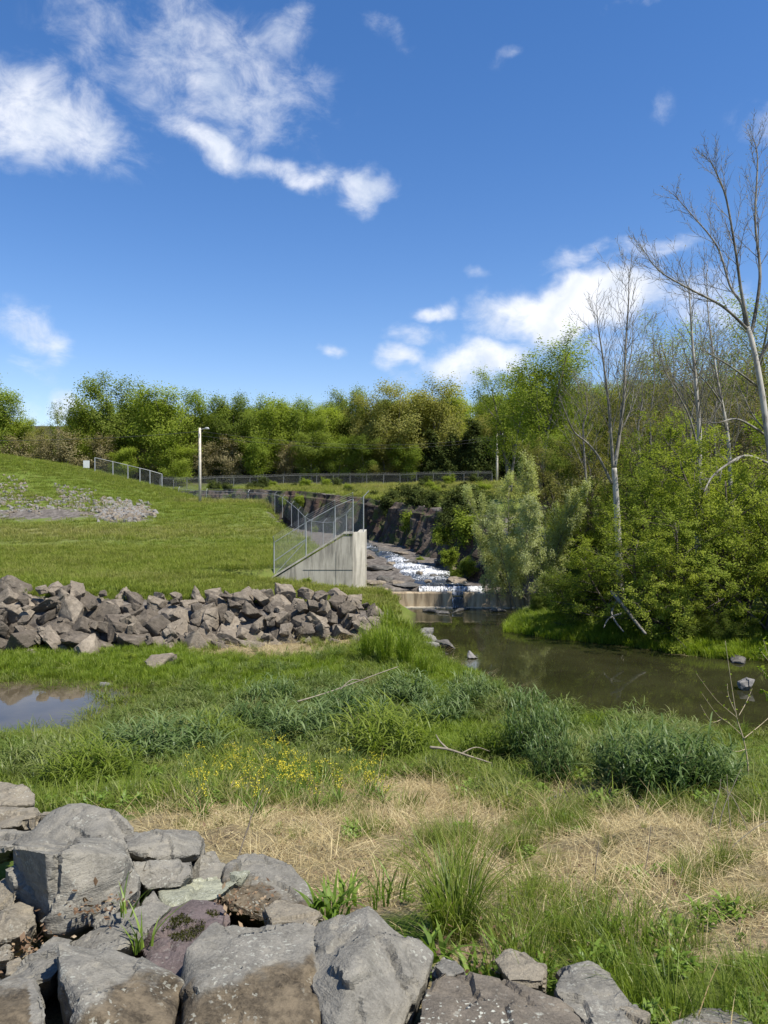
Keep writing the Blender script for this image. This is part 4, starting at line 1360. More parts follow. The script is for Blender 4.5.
def perp_dir(d, ang, az):
    ref = np.array([0, 0, 1.0]) if abs(d[2]) < .9 else np.array([1.0, 0, 0])
    a = unit(np.cross(d, ref)); b = np.cross(d, a)
    return unit(d * math.cos(ang) + (a * math.cos(az) + b * math.sin(az)) * math.sin(ang))


class Tree:
    """P: per level lists: nb children, ang, ratio, wig, trop, segs; shape(t) scales first branches"""
    def __init__(self, seed, P):
        self.r = np.random.default_rng(seed); self.P = P; self.br = []; self.ends = []

    def grow(self, p, d, length, rad, lv, maxlv):
        P, r = self.P, self.r
        n = P['segs'][lv]
        pts = [np.array(p, float)]; d = unit(np.array(d, float))
        for i in range(n):
            d = unit(d + r.normal(0, P['wig'][lv], 3) + np.array([0, 0, P['trop'][lv]]))
            pts.append(pts[-1] + d * length / n)
        self.limb(np.array(pts), rad, rad * P.get('tip', .25), lv, maxlv, length)

    def limb(self, pts, r0, r1, lv, maxlv, length, t0=None):
        P, r = self.P, self.r
        rad = np.linspace(r0, r1, len(pts))
        self.br.append((pts, rad, lv))
        if lv >= maxlv:
            self.ends.append(pts)
            return
        nb = P['nb'][lv]
        t0 = P['t0'][lv] if t0 is None else t0
        phase = r.uniform(0, 6.28)
        for k in range(nb):
            t = t0 + (1 - t0) * (k + r.uniform(.1, .9)) / nb
            f = t * (len(pts) - 1); i = min(int(f), len(pts) - 2); q = pts[i] + (pts[i + 1] - pts[i]) * (f - i)
            d = unit(pts[i + 1] - pts[i])
            sh = P['shape'](t, (t - t0) / (1 - t0)) if lv == 0 else (1 - .55 * (t - t0) / (1 - t0))
            cl = length * P['ratio'][lv] * sh * r.uniform(.75, 1.2)
            cr = max(P.get('rmin', .004), np.interp(t, [0, 1], [r0, r1]) * P['rr'][lv])
            self.grow(q, perp_dir(d, P['ang'][lv] * r.uniform(.75, 1.2), phase + 2.4 * k + r.uniform(-.5, .5)), cl, cr, lv + 1, maxlv)

    def wood(self, name, mat, sides=(8, 5, 4, 3, 3), minlv=0, maxlv=9):
        b = MB()
        for pts, rad, lv in self.br:
            if minlv <= lv <= maxlv: b.tube(pts, rad, sides[lv], cap=lv < 2)
        return b.mesh(name, mat, True)

    def leaves(self, name, mat, count, size, spread, aspect=.55, droop=0.0, up=.6, tmin=.25, clump=0.5):
        r = self.r
        E = self.ends
        w = np.array([np.linalg.norm(e[-1] - e[0]) + .05 for e in E]); w *= r.uniform(.35, 1.5, len(w)); w /= w.sum()
        k = r.choice(len(E), count, p=w)
        n = len(E[0])
        A = np.array([e if len(e) == n else np.array([e[int(j)] for j in np.linspace(0, len(e) - 1, n)]) for e in E])
        t = (tmin + (1 - tmin) * r.uniform(0, 1, count)) * (n - 1)
        i = np.minimum(t.astype(int), n - 2); f = (t - i)[:, None]
        p = A[k, i] * (1 - f) + A[k, i + 1] * f + r.normal(0, spread, (count, 3))
        cen = A.reshape(-1, 3).mean(0); od = p - cen; od[:, 2] *= .8; od /= np.linalg.norm(od, axis=1)[:, None] + 1e-6
        nr = r.normal(size=(count, 3)) * .75; nr[:, 2] = np.abs(nr[:, 2]) + up * .55; nr += od * 1.0; nr /= np.linalg.norm(nr, axis=1)[:, None]
        ax = r.normal(size=(count, 3)); ax[:, 2] -= droop; ax -= nr * (ax * nr).sum(1)[:, None]; ax /= np.linalg.norm(ax, axis=1)[:, None]
        sd = np.cross(nr, ax)
        s = size * r.uniform(.55, 1.3, count)[:, None]
        V = np.stack([p, p + ax * s * .5 + sd * s * aspect * .5 + nr * s * .06, p + ax * s, p + ax * s * .5 - sd * s * aspect * .5 + nr * s * .06], 1).reshape(-1, 3)
        cv = r.uniform(0, 1, len(E))[k]
        v = np.clip(clump * cv + (1 - clump) * r.uniform(0, 1, count), 0, 1)
        return mk_mesh(name, V, np.arange(count * 4).reshape(-1, 4), None, dict(v=np.repeat(v, 4)), False, mat)


ROUND = lambda t, s: .45 + .75 * math.sin(math.pi * min(1, .12 + .80 * s))
TALL = lambda t, s: .55 + .55 * math.sin(math.pi * min(1, .25 + .70 * s))
CONE = lambda t, s: 1.15 - .85 * s
BASE_P = dict(nb=[17, 7, 5], ang=[.95, .75, .7], ratio=[.40, .42, .45], wig=[.06, .14, .2, .25], trop=[.05, .07, .05, .02], segs=[9, 6, 4, 3],
              t0=[.18, .25, .2], rr=[.42, .5, .5], shape=ROUND, tip=.2)


def far_proto(seed, H, mat, count, size, spread, P=None, bark='bark_grey', name='tree', trunk_r=.20, clump=.55):
    p = dict(BASE_P); p.update(P or {})
    T = Tree(seed, p)
    T.grow((0, 0, -.3), (T.r.normal(0, .03), T.r.normal(0, .03), 1), H * .95, trunk_r * H / 15, 0, 2)
    root = bpy.data.objects.new(name, None)
    trunk = T.wood('trunk', M[bark], (7, 4, 3, 3))
    crown = T.leaves('crown', M[mat], count, size, spread, .62, 0, .5, .1, clump)
    return (name, trunk, crown)


def plant_tree(proto, x, y, z, s, rz, label, group=None, cat='tree'):
    name, trunk, crown = proto
    o = thing(name, label, cat, (x, y, z), group)
    o.rotation_euler = (0, 0, rz); o.scale = (s[0], s[0], s[1]) if hasattr(s, '__len__') else (s, s, s)
    if trunk is not None: put('trunk', trunk, o)
    put('crown', crown, o)
    return o


def woods():
    H = 16.0
    PR = {}
    LOWC = dict(t0=[.07, .2, .15], nb=[21, 7, 5])
    PR['g1'] = far_proto(1, H, 'far_spring', 17000, .33, .62, LOWC, name='deciduous_tree')
    PR['g2'] = far_proto(2, H, 'far_fresh', 16000, .33, .62, dict(LOWC, shape=TALL, ratio=[.36, .45, .45]), name='deciduous_tree')
    PR['g3'] = far_proto(3, H, 'far_deep', 17000, .33, .58, LOWC, name='deciduous_tree')
    PR['ol'] = far_proto(4, H, 'far_olive', 15000, .31, .58, dict(LOWC, shape=TALL), name='deciduous_tree')
    PR['sp'] = far_proto(5, H, 'leaf_spring', 3600, .36, .42, dict(shape=TALL, ratio=[.30, .45, .45]), bark='bark_grey', name='deciduous_tree')
    PR['br'] = far_proto(6, H * .55, 'leaf_bud', 5200, .26, .30, dict(nb=[22, 8, 5], t0=[.05, .15, .2]), name='budding_tree', trunk_r=.16)
    PR['dk'] = far_proto(7, H * .6, 'leaf_juniper', 6500, .42, .26, dict(shape=CONE, t0=[.06, .2, .2], nb=[26, 7, 5], ang=[1.1, .7, .7], ratio=[.30, .4, .45]), name='cedar_tree', trunk_r=.16)
    # front row behind the far fence: (px of trunk, py of top, distance, prototype, width factor, label)
    row = [(-14, 378, 150, 'g1', 1.15, 'bright green tree cut off at the left edge above the grassy embankment'),
           (12, 396, 158, 'g2', .9, 'yellow green tree right beside the leftmost treetop, above the embankment'),
           (59, 402, 150, 'sp', .55, 'thin sparse dark tree standing alone in the gap at far left'),
           (40, 428, 148, 'ol', .8, 'low olive tree filling the gap left of the thin lone tree'),
           (104, 383, 150, 'g3', 1.15, 'tall rounded tree that rises highest of the left woods'),
           (84, 410, 146, 'g2', .8, 'lighter green narrow tree on the left flank of the tall rounded tree'),
           (140, 402, 150, 'g1', .95, 'mid green tree between the tall rounded tree and the pole'),
           (172, 392, 146, 'g2', 1.15, 'broad bright green tree just left of the tall pole'),
           (206, 396, 152, 'g1', 1.0, 'mid green tree whose crown stands right behind the tall pole'),
           (232, 400, 150, 'g3', .95, 'darker green tree just right of the tall pole'),
           (262, 398, 148, 'g2', 1.0, 'yellow green broad tree in the woods left of the wing wall'),
           (292, 402, 152, 'g1', .95, 'green tree right above the wing wall fence dip'),
           (318, 408, 150, 'g2', .85, 'lighter lower tree above the concrete wall'),
           (350, 394, 156, 'g3', .95, 'dark blue green tree rising above the wall end'),
           (372, 398, 150, 'ol', .9, 'olive tree in front of the dark blue green tree'),
           (400, 388, 148, 'ol', 1.15, 'broad olive brown tree above the cascade'),
           (432, 384, 150, 'ol', 1.25, 'tallest olive tree near the gap in the woods'),
           (452, 392, 158, 'sp', .8, 'thin leafed tree at the left side of the sky gap'),
           (484, 396, 160, 'sp', .6, 'sparse forked tree standing in the sky gap by the small pole')]
    for (px, py, d, k, wf, lab) in row:
        x = (px - HX) / F * d
        d += 6; x = (px - HX) / F * d
        z = h1(x, d)
        ht = EZ + (HY - py) / F * d - z
        s = ht / (H * 1.02)
        plant_tree(PR[k], x, d, z, (s * wf, s), rng.uniform(0, 6.28), lab)
    # lower growth at the foot of the woods
    low = [(20, 440, 142, 'br'), (48, 442, 140, 'br'), (70, 436, 140, 'br'), (98, 440, 143, 'br'), (122, 450, 142, 'g2'), (150, 452, 145, 'br'), (176, 444, 142, 'g2'), (204, 446, 147, 'br'),
           (232, 440, 146, 'br'), (258, 438, 147, 'g1'), (284, 446, 148, 'br'), (312, 436, 147, 'g3'), (338, 440, 147, 'g1'), (362, 440, 146, 'g3'), (384, 438, 147, 'ol'), (408, 446, 145, 'g1'),
           (430, 430, 146, 'dk'), (444, 438, 144, 'dk'), (458, 432, 146, 'dk'), (474, 430, 145, 'dk'), (490, 438, 144, 'dk'), (508, 428, 147, 'dk'), (524, 434, 143, 'dk')]
    lands = ['at the far left end', 'below the lone thin tree', 'right of the sign board', 'left of the pole', 'behind the pole', 'right of the pole', 'above the fence dip', 'above the wing wall', 'above the cascade', 'at the small pole']
    for (px, py, d, k) in low:
        d += 6; x = (px - HX) / F * d; z = h1(x, d)
        ht = EZ + (HY - py) / F * d - z
        base = H * .55 if k == 'br' else H * .6 if k == 'dk' else H
        s = ht / base
        wf = 1.2 if k == 'br' else 1.1 if k == 'dk' else 1.5
        li = int(np.searchsorted([35, 62, 110, 165, 215, 250, 300, 350, 425], px))
        nm = {'br': 'low brownish budding tree', 'dk': 'dark evergreen cedar', 'g1': 'small green tree', 'g2': 'small yellow green tree', 'g3': 'small dark green tree', 'ol': 'small olive tree'}[k]
        plant_tree(PR[k], x, d, z, (s * wf, s), rng.uniform(0, 6.28), f'{nm} at the foot of the far woods {lands[li]}', 'undergrowth trees along the far fence')
    # the wood behind the front row: one far mass
    pts, idx, sc, rot = [], [], [], []
    for rowd in (166, 178, 192):
        for px in np.arange(-160, 1000, 15):
            if 455 < px < 478 and rowd < 200: continue
            if 32 < px < 80: continue
            d = rowd + rng.uniform(-4, 4); x = (px + rng.uniform(-7, 7) - HX) / F * d
            z = h1(x, d)
            top = np.interp(px, [0, 40, 90, 180, 330, 440, 520, 800], [418, 436, 412, 408, 412, 404, 402, 380]) + rng.uniform(-6, 14)
            ht = EZ + (HY - top) / F * d - z
            pts.append((x, d, z)); sc.append(ht / H); rot.append((0, 0, rng.uniform(0, 6.28))); idx.append(int(rng.choice([0, 1, 2, 3])))
    return PR, (np.array(pts), np.array(rot), np.array(sc), np.array(idx))


PR, WOODMASS = woods()


# --- right bank ---------------------------------------------------------------
def pix_limb(line, d0, d1, px0=None):
    """a limb given by corner pixels at its own distances (start d0 .. end d1), smoothed"""
    p = np.array([W(px, py, d0 + (d1 - d0) * k / (len(line) - 1)) for k, (px, py) in enumerate(line)])
    t = np.linspace(0, len(line) - 1, (len(line) - 1) * 5 + 1)
    i = np.minimum(t.astype(int), len(line) - 2); f = t - i
    def at(j): return p[np.clip(j, 0, len(p) - 1)]
    a, b, c, d = at(i - 1), at(i), at(i + 1), at(i + 2)
    f = f[:, None]
    return .5 * ((2 * b) + (c - a) * f + (2 * a - 5 * b + 4 * c - d) * f ** 2 + (3 * b - a - 3 * c + d) * f ** 3)


BARE_P = dict(nb=[16, 9, 6, 3], ang=[.55, .55, .6, .6], ratio=[.26, .42, .45, .5], wig=[.04, .12, .16, .2], trop=[.03, .10, .08, .05], segs=[8, 7, 5, 4], t0=[.15, .15, .15, .1],
              rr=[.32, .5, .55, .6], shape=lambda t, s: 1.1 - .75 * s, tip=.15, rmin=.010)


def bare_tree(name, label, limbs, seed, bark='bark_pale', maxlv=2, buds=900, P=None, leafmat='leaf_bud', lsize=.07):
    """limbs: (pixel polyline, start distance, end distance, start radius, end radius, side branches, side length)"""
    x0, y0, _ = W(*limbs[0][0][0], limbs[0][1])
    z0 = h1(x0, y0)
    p = dict(BARE_P); p.update(P or {})
    T = Tree(seed, p)
    off = np.array([x0, y0, z0])
    main, limbs_i = [], []
    for (line, d0, d1, r0, r1, nb, t0, slen) in limbs:
        pts = pix_limb(line, d0, d1) - off
        if not main: pts[0, 2] = min(pts[0, 2], -.3)
        main.append(pts)
        T.P = dict(p, nb=[nb] + p['nb'][1:])
        Lg = np.linalg.norm(np.diff(pts, axis=0), axis=1).sum()
        n_before = len(T.br)
        T.limb(pts, r0, r1, 0, maxlv, slen / p['ratio'][0], t0)
        if len(main) > 1: limbs_i.append((n_before, len(T.br)))
    o = thing(name, label, 'tree', tuple(off))
    drop = set()
    for a_, e_ in limbs_i:                                  # a limb with all its own twigs
        b = MB()
        for pts_, rad_, lv_ in T.br[a_:e_]: b.tube(pts_, rad_, (7, 5, 4, 3)[lv_], cap=lv_ < 2)
        put('limb', b.mesh('limb', M['bark_backlit' if bark == 'bark_pale' else bark], True), o)
        drop.update(range(a_, e_))
    T.br = [q for i_, q in enumerate(T.br) if i_ not in drop]
    put('trunk', T.wood('trunk', M[bark], (9, 5, 4, 3), 0, 0), o)
    put('branches', T.wood('branches', M['bark_grey'] if bark == 'bark_pale' else M[bark], (9, 5, 4, 3), 1, 9), o)  # sycamore branches take grey bark to paint in the same backlit look
    if buds:
        put('buds', T.leaves('buds', M[leafmat], buds, lsize, .05, .6, 0, .3), o)
    return o


def right_bank_bare():
    bare_tree('sycamore_tree', 'tallest bare sycamore with pale forking trunk at the right edge', [
        ([(795, 640), (782, 540), (768, 440), (760, 385), (752, 345), (747, 328)], 33, 34, .155, .10, 3, .3, 2.5),
        ([(747, 330), (722, 307), (686, 288), (658, 271), (641, 248)], 34, 32.5, .07, .012, 19, .2, 2.70),
        ([(745, 328), (741, 305), (729, 286), (716, 247), (690, 215), (672, 195)], 34, 35.5, .08, .012, 21, .25, 2.56),
        ([(748, 330), (740, 290), (735, 255), (725, 200), (714, 172), (708, 160)], 34, 33, .08, .012, 21, .25, 2.43),
        ([(750, 338), (759, 278), (754, 222), (756, 160), (751, 138)], 34, 35, .085, .012, 22, .25, 2.56),
        ([(757, 362), (768, 342), (784, 300), (792, 250), (800, 190)], 34, 33, .08, .012, 18, .25, 2.70),
        ([(761, 390), (747, 379), (729, 366), (714, 357), (700, 348)], 34, 32, .06, .012, 9, .3, 1.3),
        ([(769, 438), (751, 426), (735, 419), (716, 423), (700, 420)], 34, 31.5, .065, .012, 9, .3, 1.2),
        ([(774, 466), (747, 456), (728, 464), (712, 477), (704, 492)], 33.5, 30.5, .075, .025, 7, .3, 1.0)], 71, buds=1800, lsize=.06)
    bare_tree('sycamore_tree', 'bare twin stemmed sycamore with white trunk in the middle of the right bank', [
        ([(622, 610), (619, 560), (618, 530), (616, 495), (614, 468)], 38.6, 38.6, .18, .13, 2, .4, 1.4),
        ([(614, 468), (619, 436), (624, 392), (625, 350), (628, 300), (628, 270)], 38.6, 39.2, .11, .012, 30, .15, 4.6),
        ([(613, 468), (611, 440), (608, 402), (602, 355), (598, 330), (596, 308)], 38.6, 37.8, .09, .012, 22, .2, 3.4),
        ([(612, 484), (599, 458), (588, 444), (574, 432), (566, 415), (561, 402)], 38.6, 36.6, .07, .018, 8, .35, 1.3)], 73, buds=900, lsize=.06)
    bare_tree('sycamore_tree', 'slender bare sycamore with mottled white trunk left of the tallest sycamore', [
        ([(700, 620), (698, 540), (699, 480), (699, 430), (696, 390), (692, 345), (689, 300), (688, 280)], 39, 39.6, .19, .014, 30, .3, 3.8),
        ([(699, 455), (690, 420), (678, 395), (664, 370), (658, 345)], 39, 37.8, .06, .012, 10, .25, 1.5)], 75, buds=700, lsize=.06)
    bare_tree('sycamore_tree', 'thin leaning bare sycamore between the mottled trunk and the tallest sycamore', [
        ([(736, 600), (731, 500), (728, 440), (721, 400), (714, 362), (707, 310), (706, 262)], 40, 41, .13, .012, 28, .25, 3.6),
        ([(722, 405), (708, 385), (695, 372), (680, 362)], 40, 39, .05, .012, 8, .3, 1.1)], 77, buds=700, lsize=.06)
    # thin grey brush standing between them
    for k, (px, top, d, lab) in enumerate([(652, 325, 47, 'thin grey budding tree right of the twin stemmed sycamore'), (672, 345, 50, 'thin grey budding tree left of the mottled sycamore'),
                                           (640, 372, 45, 'low twiggy bare tree close behind the twin stemmed sycamore'), (716, 330, 49, 'twiggy bare tree behind the leaning sycamore'), (770, 300, 46, 'twiggy bare tree at the right edge behind the tallest sycamore'),
                                           (745, 360, 52, 'small bare tree seen through the tallest sycamore'), (585, 392, 48, 'small twiggy tree left of the twin stemmed sycamore'), (692, 372, 46, 'low bare brushy tree at the mottled trunk')]):
        bare_tree('bare_tree', lab, [([(px + 4, 600), (px + 2, 500), (px - 2, 430), (px + 2, (430 + top) / 2), (px, top)], d, d + .5, .10, .012, 30, .3, 3.4)], 80 + k, 'bark_grey',
                  buds=1500 if k not in (4,) else 2200, leafmat='leaf_bud' if k % 2 else 'leaf_olive', lsize=.10, P=dict(ang=[.7, .6, .6, .6]))


right_bank_bare()


def near_tree(seed, H, spec, mat, count, size, spread, P, bark='bark', name='tree', trunk_r=.12, clump=.5, levels=3, aspect=.5, droop=.2, up=.7):
    p = dict(BASE_P); p.update(P)
    T = Tree(seed, p)
    for (dx, dy, lean, hh) in spec:
        T.grow((dx, dy, -.3), (lean[0], lean[1], 1), hh, trunk_r * hh / 6, 0, levels)
    trunk = T.wood('trunk', M[bark], (7, 5, 4, 3))
    crown = T.leaves('crown', M[mat], count, size, spread, aspect, droop, up, .1, clump)
    return (name, trunk, crown)


def right_bank_green():
    SP = dict(nb=[15, 7, 4], ang=[1.05, .8, .75], ratio=[.55, .45, .45], wig=[.10, .16, .2, .25], trop=[.02, .05, .02, -.02], segs=[8, 6, 4, 3], t0=[.06, .2, .2], rr=[.5, .5, .5], shape=lambda t, s: 1.2 - .65 * s, tip=.2)
    A = near_tree(201, 6, [(0, 0, (.1, -.1), 6), (.4, .2, (.45, -.3), 4.8), (-.4, 0, (-.45, -.25), 4.8)], 'leaf_spring', 34000, .092, .075, SP, name='boxelder_tree')
    B = near_tree(202, 6, [(0, 0, (.0, -.15), 6), (-.5, .2, (-.5, -.3), 5.0), (.5, 0, (.5, -.2), 5.0)], 'leaf_fresh', 34000, .090, .075, SP, name='boxelder_tree')
    C = near_tree(203, 6, [(0, 0, (.1, .05), 6), (.2, .1, (-.25, .1), 5.4)], 'leaf_olive', 20000, .08, .09, dict(SP, ratio=[.4, .45, .45], ang=[.8, .7, .7]), name='shrubby_tree')
    D = near_tree(204, 3, [(0, 0, (.3, 0), 2.6), (.2, 0, (-.5, -.2), 2.4), (0, .2, (.7, -.3), 2.2)], 'leaf_deep', 20000, .08, .09, SP, name='dark_shrub')
    S = near_tree(205, 5, [(0, 0, (-.10, 0), 5.6), (.5, .1, (.06, 0), 5.9), (.2, .3, (-.22, .1), 5.2), (.9, .1, (.2, -.1), 5.4), (.3, -.2, (-.38, -.1), 4.4), (-.3, .1, (-.5, 0), 3.6), (1.0, 0, (.42, 0), 4.4), (.6, -.2, (0, -.15), 4.8)], 'leaf_silver', 64000, .095, .065,
                  dict(SP, nb=[17, 7, 4], ang=[.60, .5, .6], ratio=[.30, .42, .45], trop=[.04, .2, .14, .08], t0=[.12, .15, .2], shape=lambda t, s: 1.1 - .65 * s, rr=[.4, .5, .5]), bark='bark_grey', name='willow_tree', trunk_r=.04, aspect=.34, droop=-.6, clump=.35)
    Hh = near_tree(206, 12, [(0, 0, (.0, 0), 12), (.6, .3, (.12, .05), 11)], 'leaf_spring', 15000, .18, .24, dict(BASE_P, shape=TALL, t0=[.25, .2, .2], ang=[.7, .7, .7], ratio=[.30, .42, .45], trop=[.03, .12, .06, .02]), bark='bark_grey', name='half_leafed_tree', trunk_r=.085, clump=.6)
    NS = far_proto(301, 16, 'leaf_spring', 9000, .15, .40, dict(shape=TALL, ratio=[.30, .45, .45], nb=[20, 8, 5]), name='deciduous_tree')
    NO = far_proto(302, 16, 'leaf_olive', 16000, .18, .42, dict(shape=TALL, t0=[.08, .2, .2], nb=[20, 8, 5]), name='deciduous_tree')
    NB = far_proto(303, 8.8, 'leaf_bud', 7000, .14, .25, dict(nb=[22, 8, 5], t0=[.05, .15, .2]), name='budding_tree', trunk_r=.16)
    def pl(proto, px, d, ptop, base, lab, wf=1.0, rz=0.0, group=None, pybase=None):
        x = (px - HX) / F * d; z = h1(x, d) if pybase is None else EZ - (pybase - HY) / F * d
        ht = EZ + (HY - ptop) / F * d - z
        s = ht / base
        return plant_tree(proto, x, d, z, (s * wf, s), rz, lab, group)
    pl(S, 513, 44.5, 466, 5.75, 'silvery green willow with slim stems at the right end of the weir', .95, 0)
    pl(B, 560, 48, 500, 5.4, 'small bright green tree right of the silvery willow', .72, 1.0)
    pl(C, 590, 48, 438, 5.6, 'airy olive tree between willow and the white trunked sycamore', 1.05, 2.0)
    pl(C, 556, 50, 452, 5.6, 'twiggy olive tree rising behind the silvery willow', 1.0, 4.0)
    pl(A, 648, 44, 446, 5.4, 'large green boxelder beside the white trunked sycamore', 1.05, .4)
    pl(A, 690, 43.5, 446, 5.4, 'green boxelder with dark limbs below the mottled sycamore', 1.0, 2.6)
    pl(B, 742, 36, 452, 5.4, 'bright yellow green boxelder under the tallest sycamore', 1.05, 4.1)
    pl(B, 640, 34.5, 540, 5.2, 'low spreading yellow green boxelder overhanging the right bank', 1.35, 5.3)
    pl(A, 706, 33.0, 528, 5.2, 'low green boxelder drooping to the water at right', 1.35, 3.3)
    pl(B, 768, 32.0, 512, 5.2, 'low boxelder cut off by the right edge above the water', 1.2, 1.9)
    pl(A, 800, 35.0, 420, 5.4, 'tall green boxelder mostly outside the right edge', 1.1, .9)
    pl(A, 606, 46, 486, 5.4, 'mid green tree close behind the dark waterside shrub', .9, 5.6)
    pl(D, 574, 36.5, 560, 2.7, 'very dark green shrub at the waterside left of the fallen trunk', 1.0, 0)
    pl(D, 596, 37.2, 572, 2.7, 'dark green shrub overhanging the fallen trunk', 1.0, 2.2)
    pl(D, 540, 40, 590, 2.7, 'low green shrub on the bank point by the weir', 1.2, 1.2)
    pl(D, 735, 31.5, 612, 2.7, 'low dark shrub trailing over the right waterline', 1.4, 3.0)
    pl(D, 690, 32.5, 606, 2.7, 'low dark shrub under the drooping boxelder', 1.3, 4.0)
    pl(Hh, 540, 78, 352, 12, 'tall half leafed tree with visible grey limbs against the sky', 1.15, .6)
    pl(Hh, 572, 82, 362, 12, 'tall half leafed tree just right of its twin against the cloud', .95, 2.9)
    pl(Hh, 508, 96, 384, 12, 'tall green tree rising right above the small pole', 1.2, 4.4)
    pl(PR['g3'], 524, 110, 380, 16, 'dense green tree behind the tall half leafed tree', .9, 1.0)
    pl(NO, 640, 66, 372, 16, 'brownish olive tree far behind the twin stemmed sycamore', .95, 2.0)
    pl(NO, 674, 62, 352, 16, 'olive tree behind the slender mottled sycamore', .9, 3.3)
    pl(NS, 706, 60, 318, 16, 'sparse tree with scattered leaves behind the leaning sycamore', 1.2, 4.4)
    pl(NS, 752, 58, 306, 16, 'sparse leafy tree behind the tallest sycamore', 1.3, .4)
    pl(NO, 735, 64, 358, 16, 'olive green tree low behind the tallest sycamore', 1.1, 5.2)
    pl(NO, 775, 62, 336, 16, 'olive tree at the right edge behind the bare branches', 1.2, 1.2)
    pl(NO, 606, 72, 388, 16, 'olive tree filling the gap left of the twin stemmed sycamore', .9, 5.0)
    pl(NB, 640, 54, 420, 8.8, 'brown budding tree low behind the twin stemmed sycamore', 1.2, 2.0)
    pl(NB, 682, 53, 408, 8.8, 'brown budding tree low behind the mottled sycamore', 1.2, 4.0)
    pl(NB, 722, 54, 408, 8.8, 'brown budding tree low behind the leaning sycamore', 1.2, 1.0)
    pl(NB, 762, 52, 400, 8.8, 'brown budding tree low behind the tallest sycamore', 1.2, 5.5)
    pl(PR['g3'], 560, 66, 440, 16, 'dark green tree behind the willow and olive trees', 1.1, 3.1)
    pl(PR['dk'], 478, 150, 418, 9.6, 'dark cedar left of the tall half leafed tree', 1.0, .3)
    # junipers and bushes on the quarry slope
    J = near_tree(207, 2, [(0, 0, (.2, 0), 1.9), (.3, .1, (-.4, -.1), 1.6), (-.2, .1, (.5, .1), 1.6), (0, -.2, (-.1, -.4), 1.5)], 'leaf_juniper', 5200, .16, .12, dict(SP, t0=[.03, .1, .1], nb=[9, 5, 4]), name='juniper_bush', levels=2)
    K = near_tree(208, 2, [(0, 0, (.2, 0), 1.7), (.3, .1, (-.5, -.1), 1.5), (-.2, .1, (.6, .1), 1.5)], 'leaf_spring', 4200, .17, .14, dict(SP, t0=[.03, .1, .1], nb=[9, 5, 4]), name='green_bush', levels=2)
    spots = [(400, 483, 92, J, 510), (388, 492, 90, J, 512), (418, 484, 84, J, 512), (432, 490, 80, J, 506), (446, 496, 72, J, 510), (462, 486, 66, J, 520), (474, 484, 70, J, 520), (454, 504, 60, J, 525),
             (412, 505, 80, K, 528), (444, 520, 60, K, 540), (470, 505, 58, K, 540), (448, 545, 56, K, 562),
             (350, 486, 108, J, 500), (328, 488, 112, K, 502), (300, 492, 112, K, 505), (372, 490, 102, J, 504), (468, 555, 52, K, 572), (458, 565, 52, K, 580), (420, 555, 64, K, 568),
             (168, 488, 112, J, 503), (188, 490, 112, J, 505), (380, 497, 98, K, 508), (410, 492, 96, K, 504), (440, 490, 92, J, 503), (456, 498, 84, K, 510), (340, 500, 108, K, 508), (316, 497, 112, J, 506), (466, 515, 60, J, 535), (284, 494, 116, K, 503), (260, 489, 124, K, 498), (232, 492, 122, K, 500), (178, 494, 118, K, 503)]
    rr_ = np.random.default_rng(77)
    for _ in range(30):
        px, d = rr_.uniform(205, 486), rr_.uniform(100, 135)
        if px < 300: d = rr_.uniform(124, 137)
        zz = h1((px - HX) / F * d, d); hh = rr_.uniform(.7, 2.0)
        spots.append((px, HY + (EZ - zz - hh) * F / d, d, J if rr_.random() < .5 else K, HY + (EZ - zz) * F / d))
    for i, (px, ptop, d, pr, pbot) in enumerate(spots):
        x = (px - HX) / F * d
        z = max(h1(x, d) - .3, EZ - (pbot - HY) / F * d)
        ht = EZ + (HY - ptop) / F * d - z
        kind = 'dark juniper bush' if pr is J else 'fresh green bush'
        zone = ('on the grassy slope below the far fence' if i >= len(spots) - 30 else 'beside the tall pole behind the fence' if px < 200 else 'on the rocky far bank right of the pole' if px < 280 else 'on the far cliff top behind the wing wall' if px < 380 else
                'on the quarry slope above the cascade' if ptop < 500 else 'clinging to the dark cliff face' if ptop < 530 else 'at the cliff foot right of the white water')
        step = ['small', 'broad', 'tall'][0 if ht < 1.6 else 2 if ht > 2.4 else 1]
        plant_tree(pr, x, d, z, (ht / 1.9 * 1.15, ht / 1.9), i * 1.7, f'{step} {kind} {zone}', 'bushes about the quarry', 'bush')
    # little shrub at the foot of the rock pile, yellowish weed at the wall foot
    pl(K, 128, 27.5, 652, 1.9, 'low grey green shrub in front of the rock pile foot', 1.5, 0)
    pl(K, 306, 40.6, 576, 1.9, 'small bright yellow green weed at the foot of the concrete wall', 1.3, 0)
    # fallen trunk and driftwood
    b = MB()
    q = pix_limb([(612, 592), (622, 604), (636, 622), (646, 634)], 33.5, 31.2); b.tube(q, np.linspace(.09, .05, len(q)), 8)
    q = pix_limb([(618, 600), (612, 612), (616, 622), (624, 632)], 33.2, 31.5); b.tube(q, np.linspace(.06, .03, len(q)), 6)
    q = pix_limb([(628, 612), (610, 618), (604, 628)], 32.6, 31.8); b.tube(q, np.linspace(.05, .02, len(q)), 5)
    tag(put('fallen_trunk', b.mesh('fallen_trunk', M['bark_grey'], True)), 'grey fallen trunk leaning on the right bank beneath the boxelders', 'dead wood')


right_bank_green()

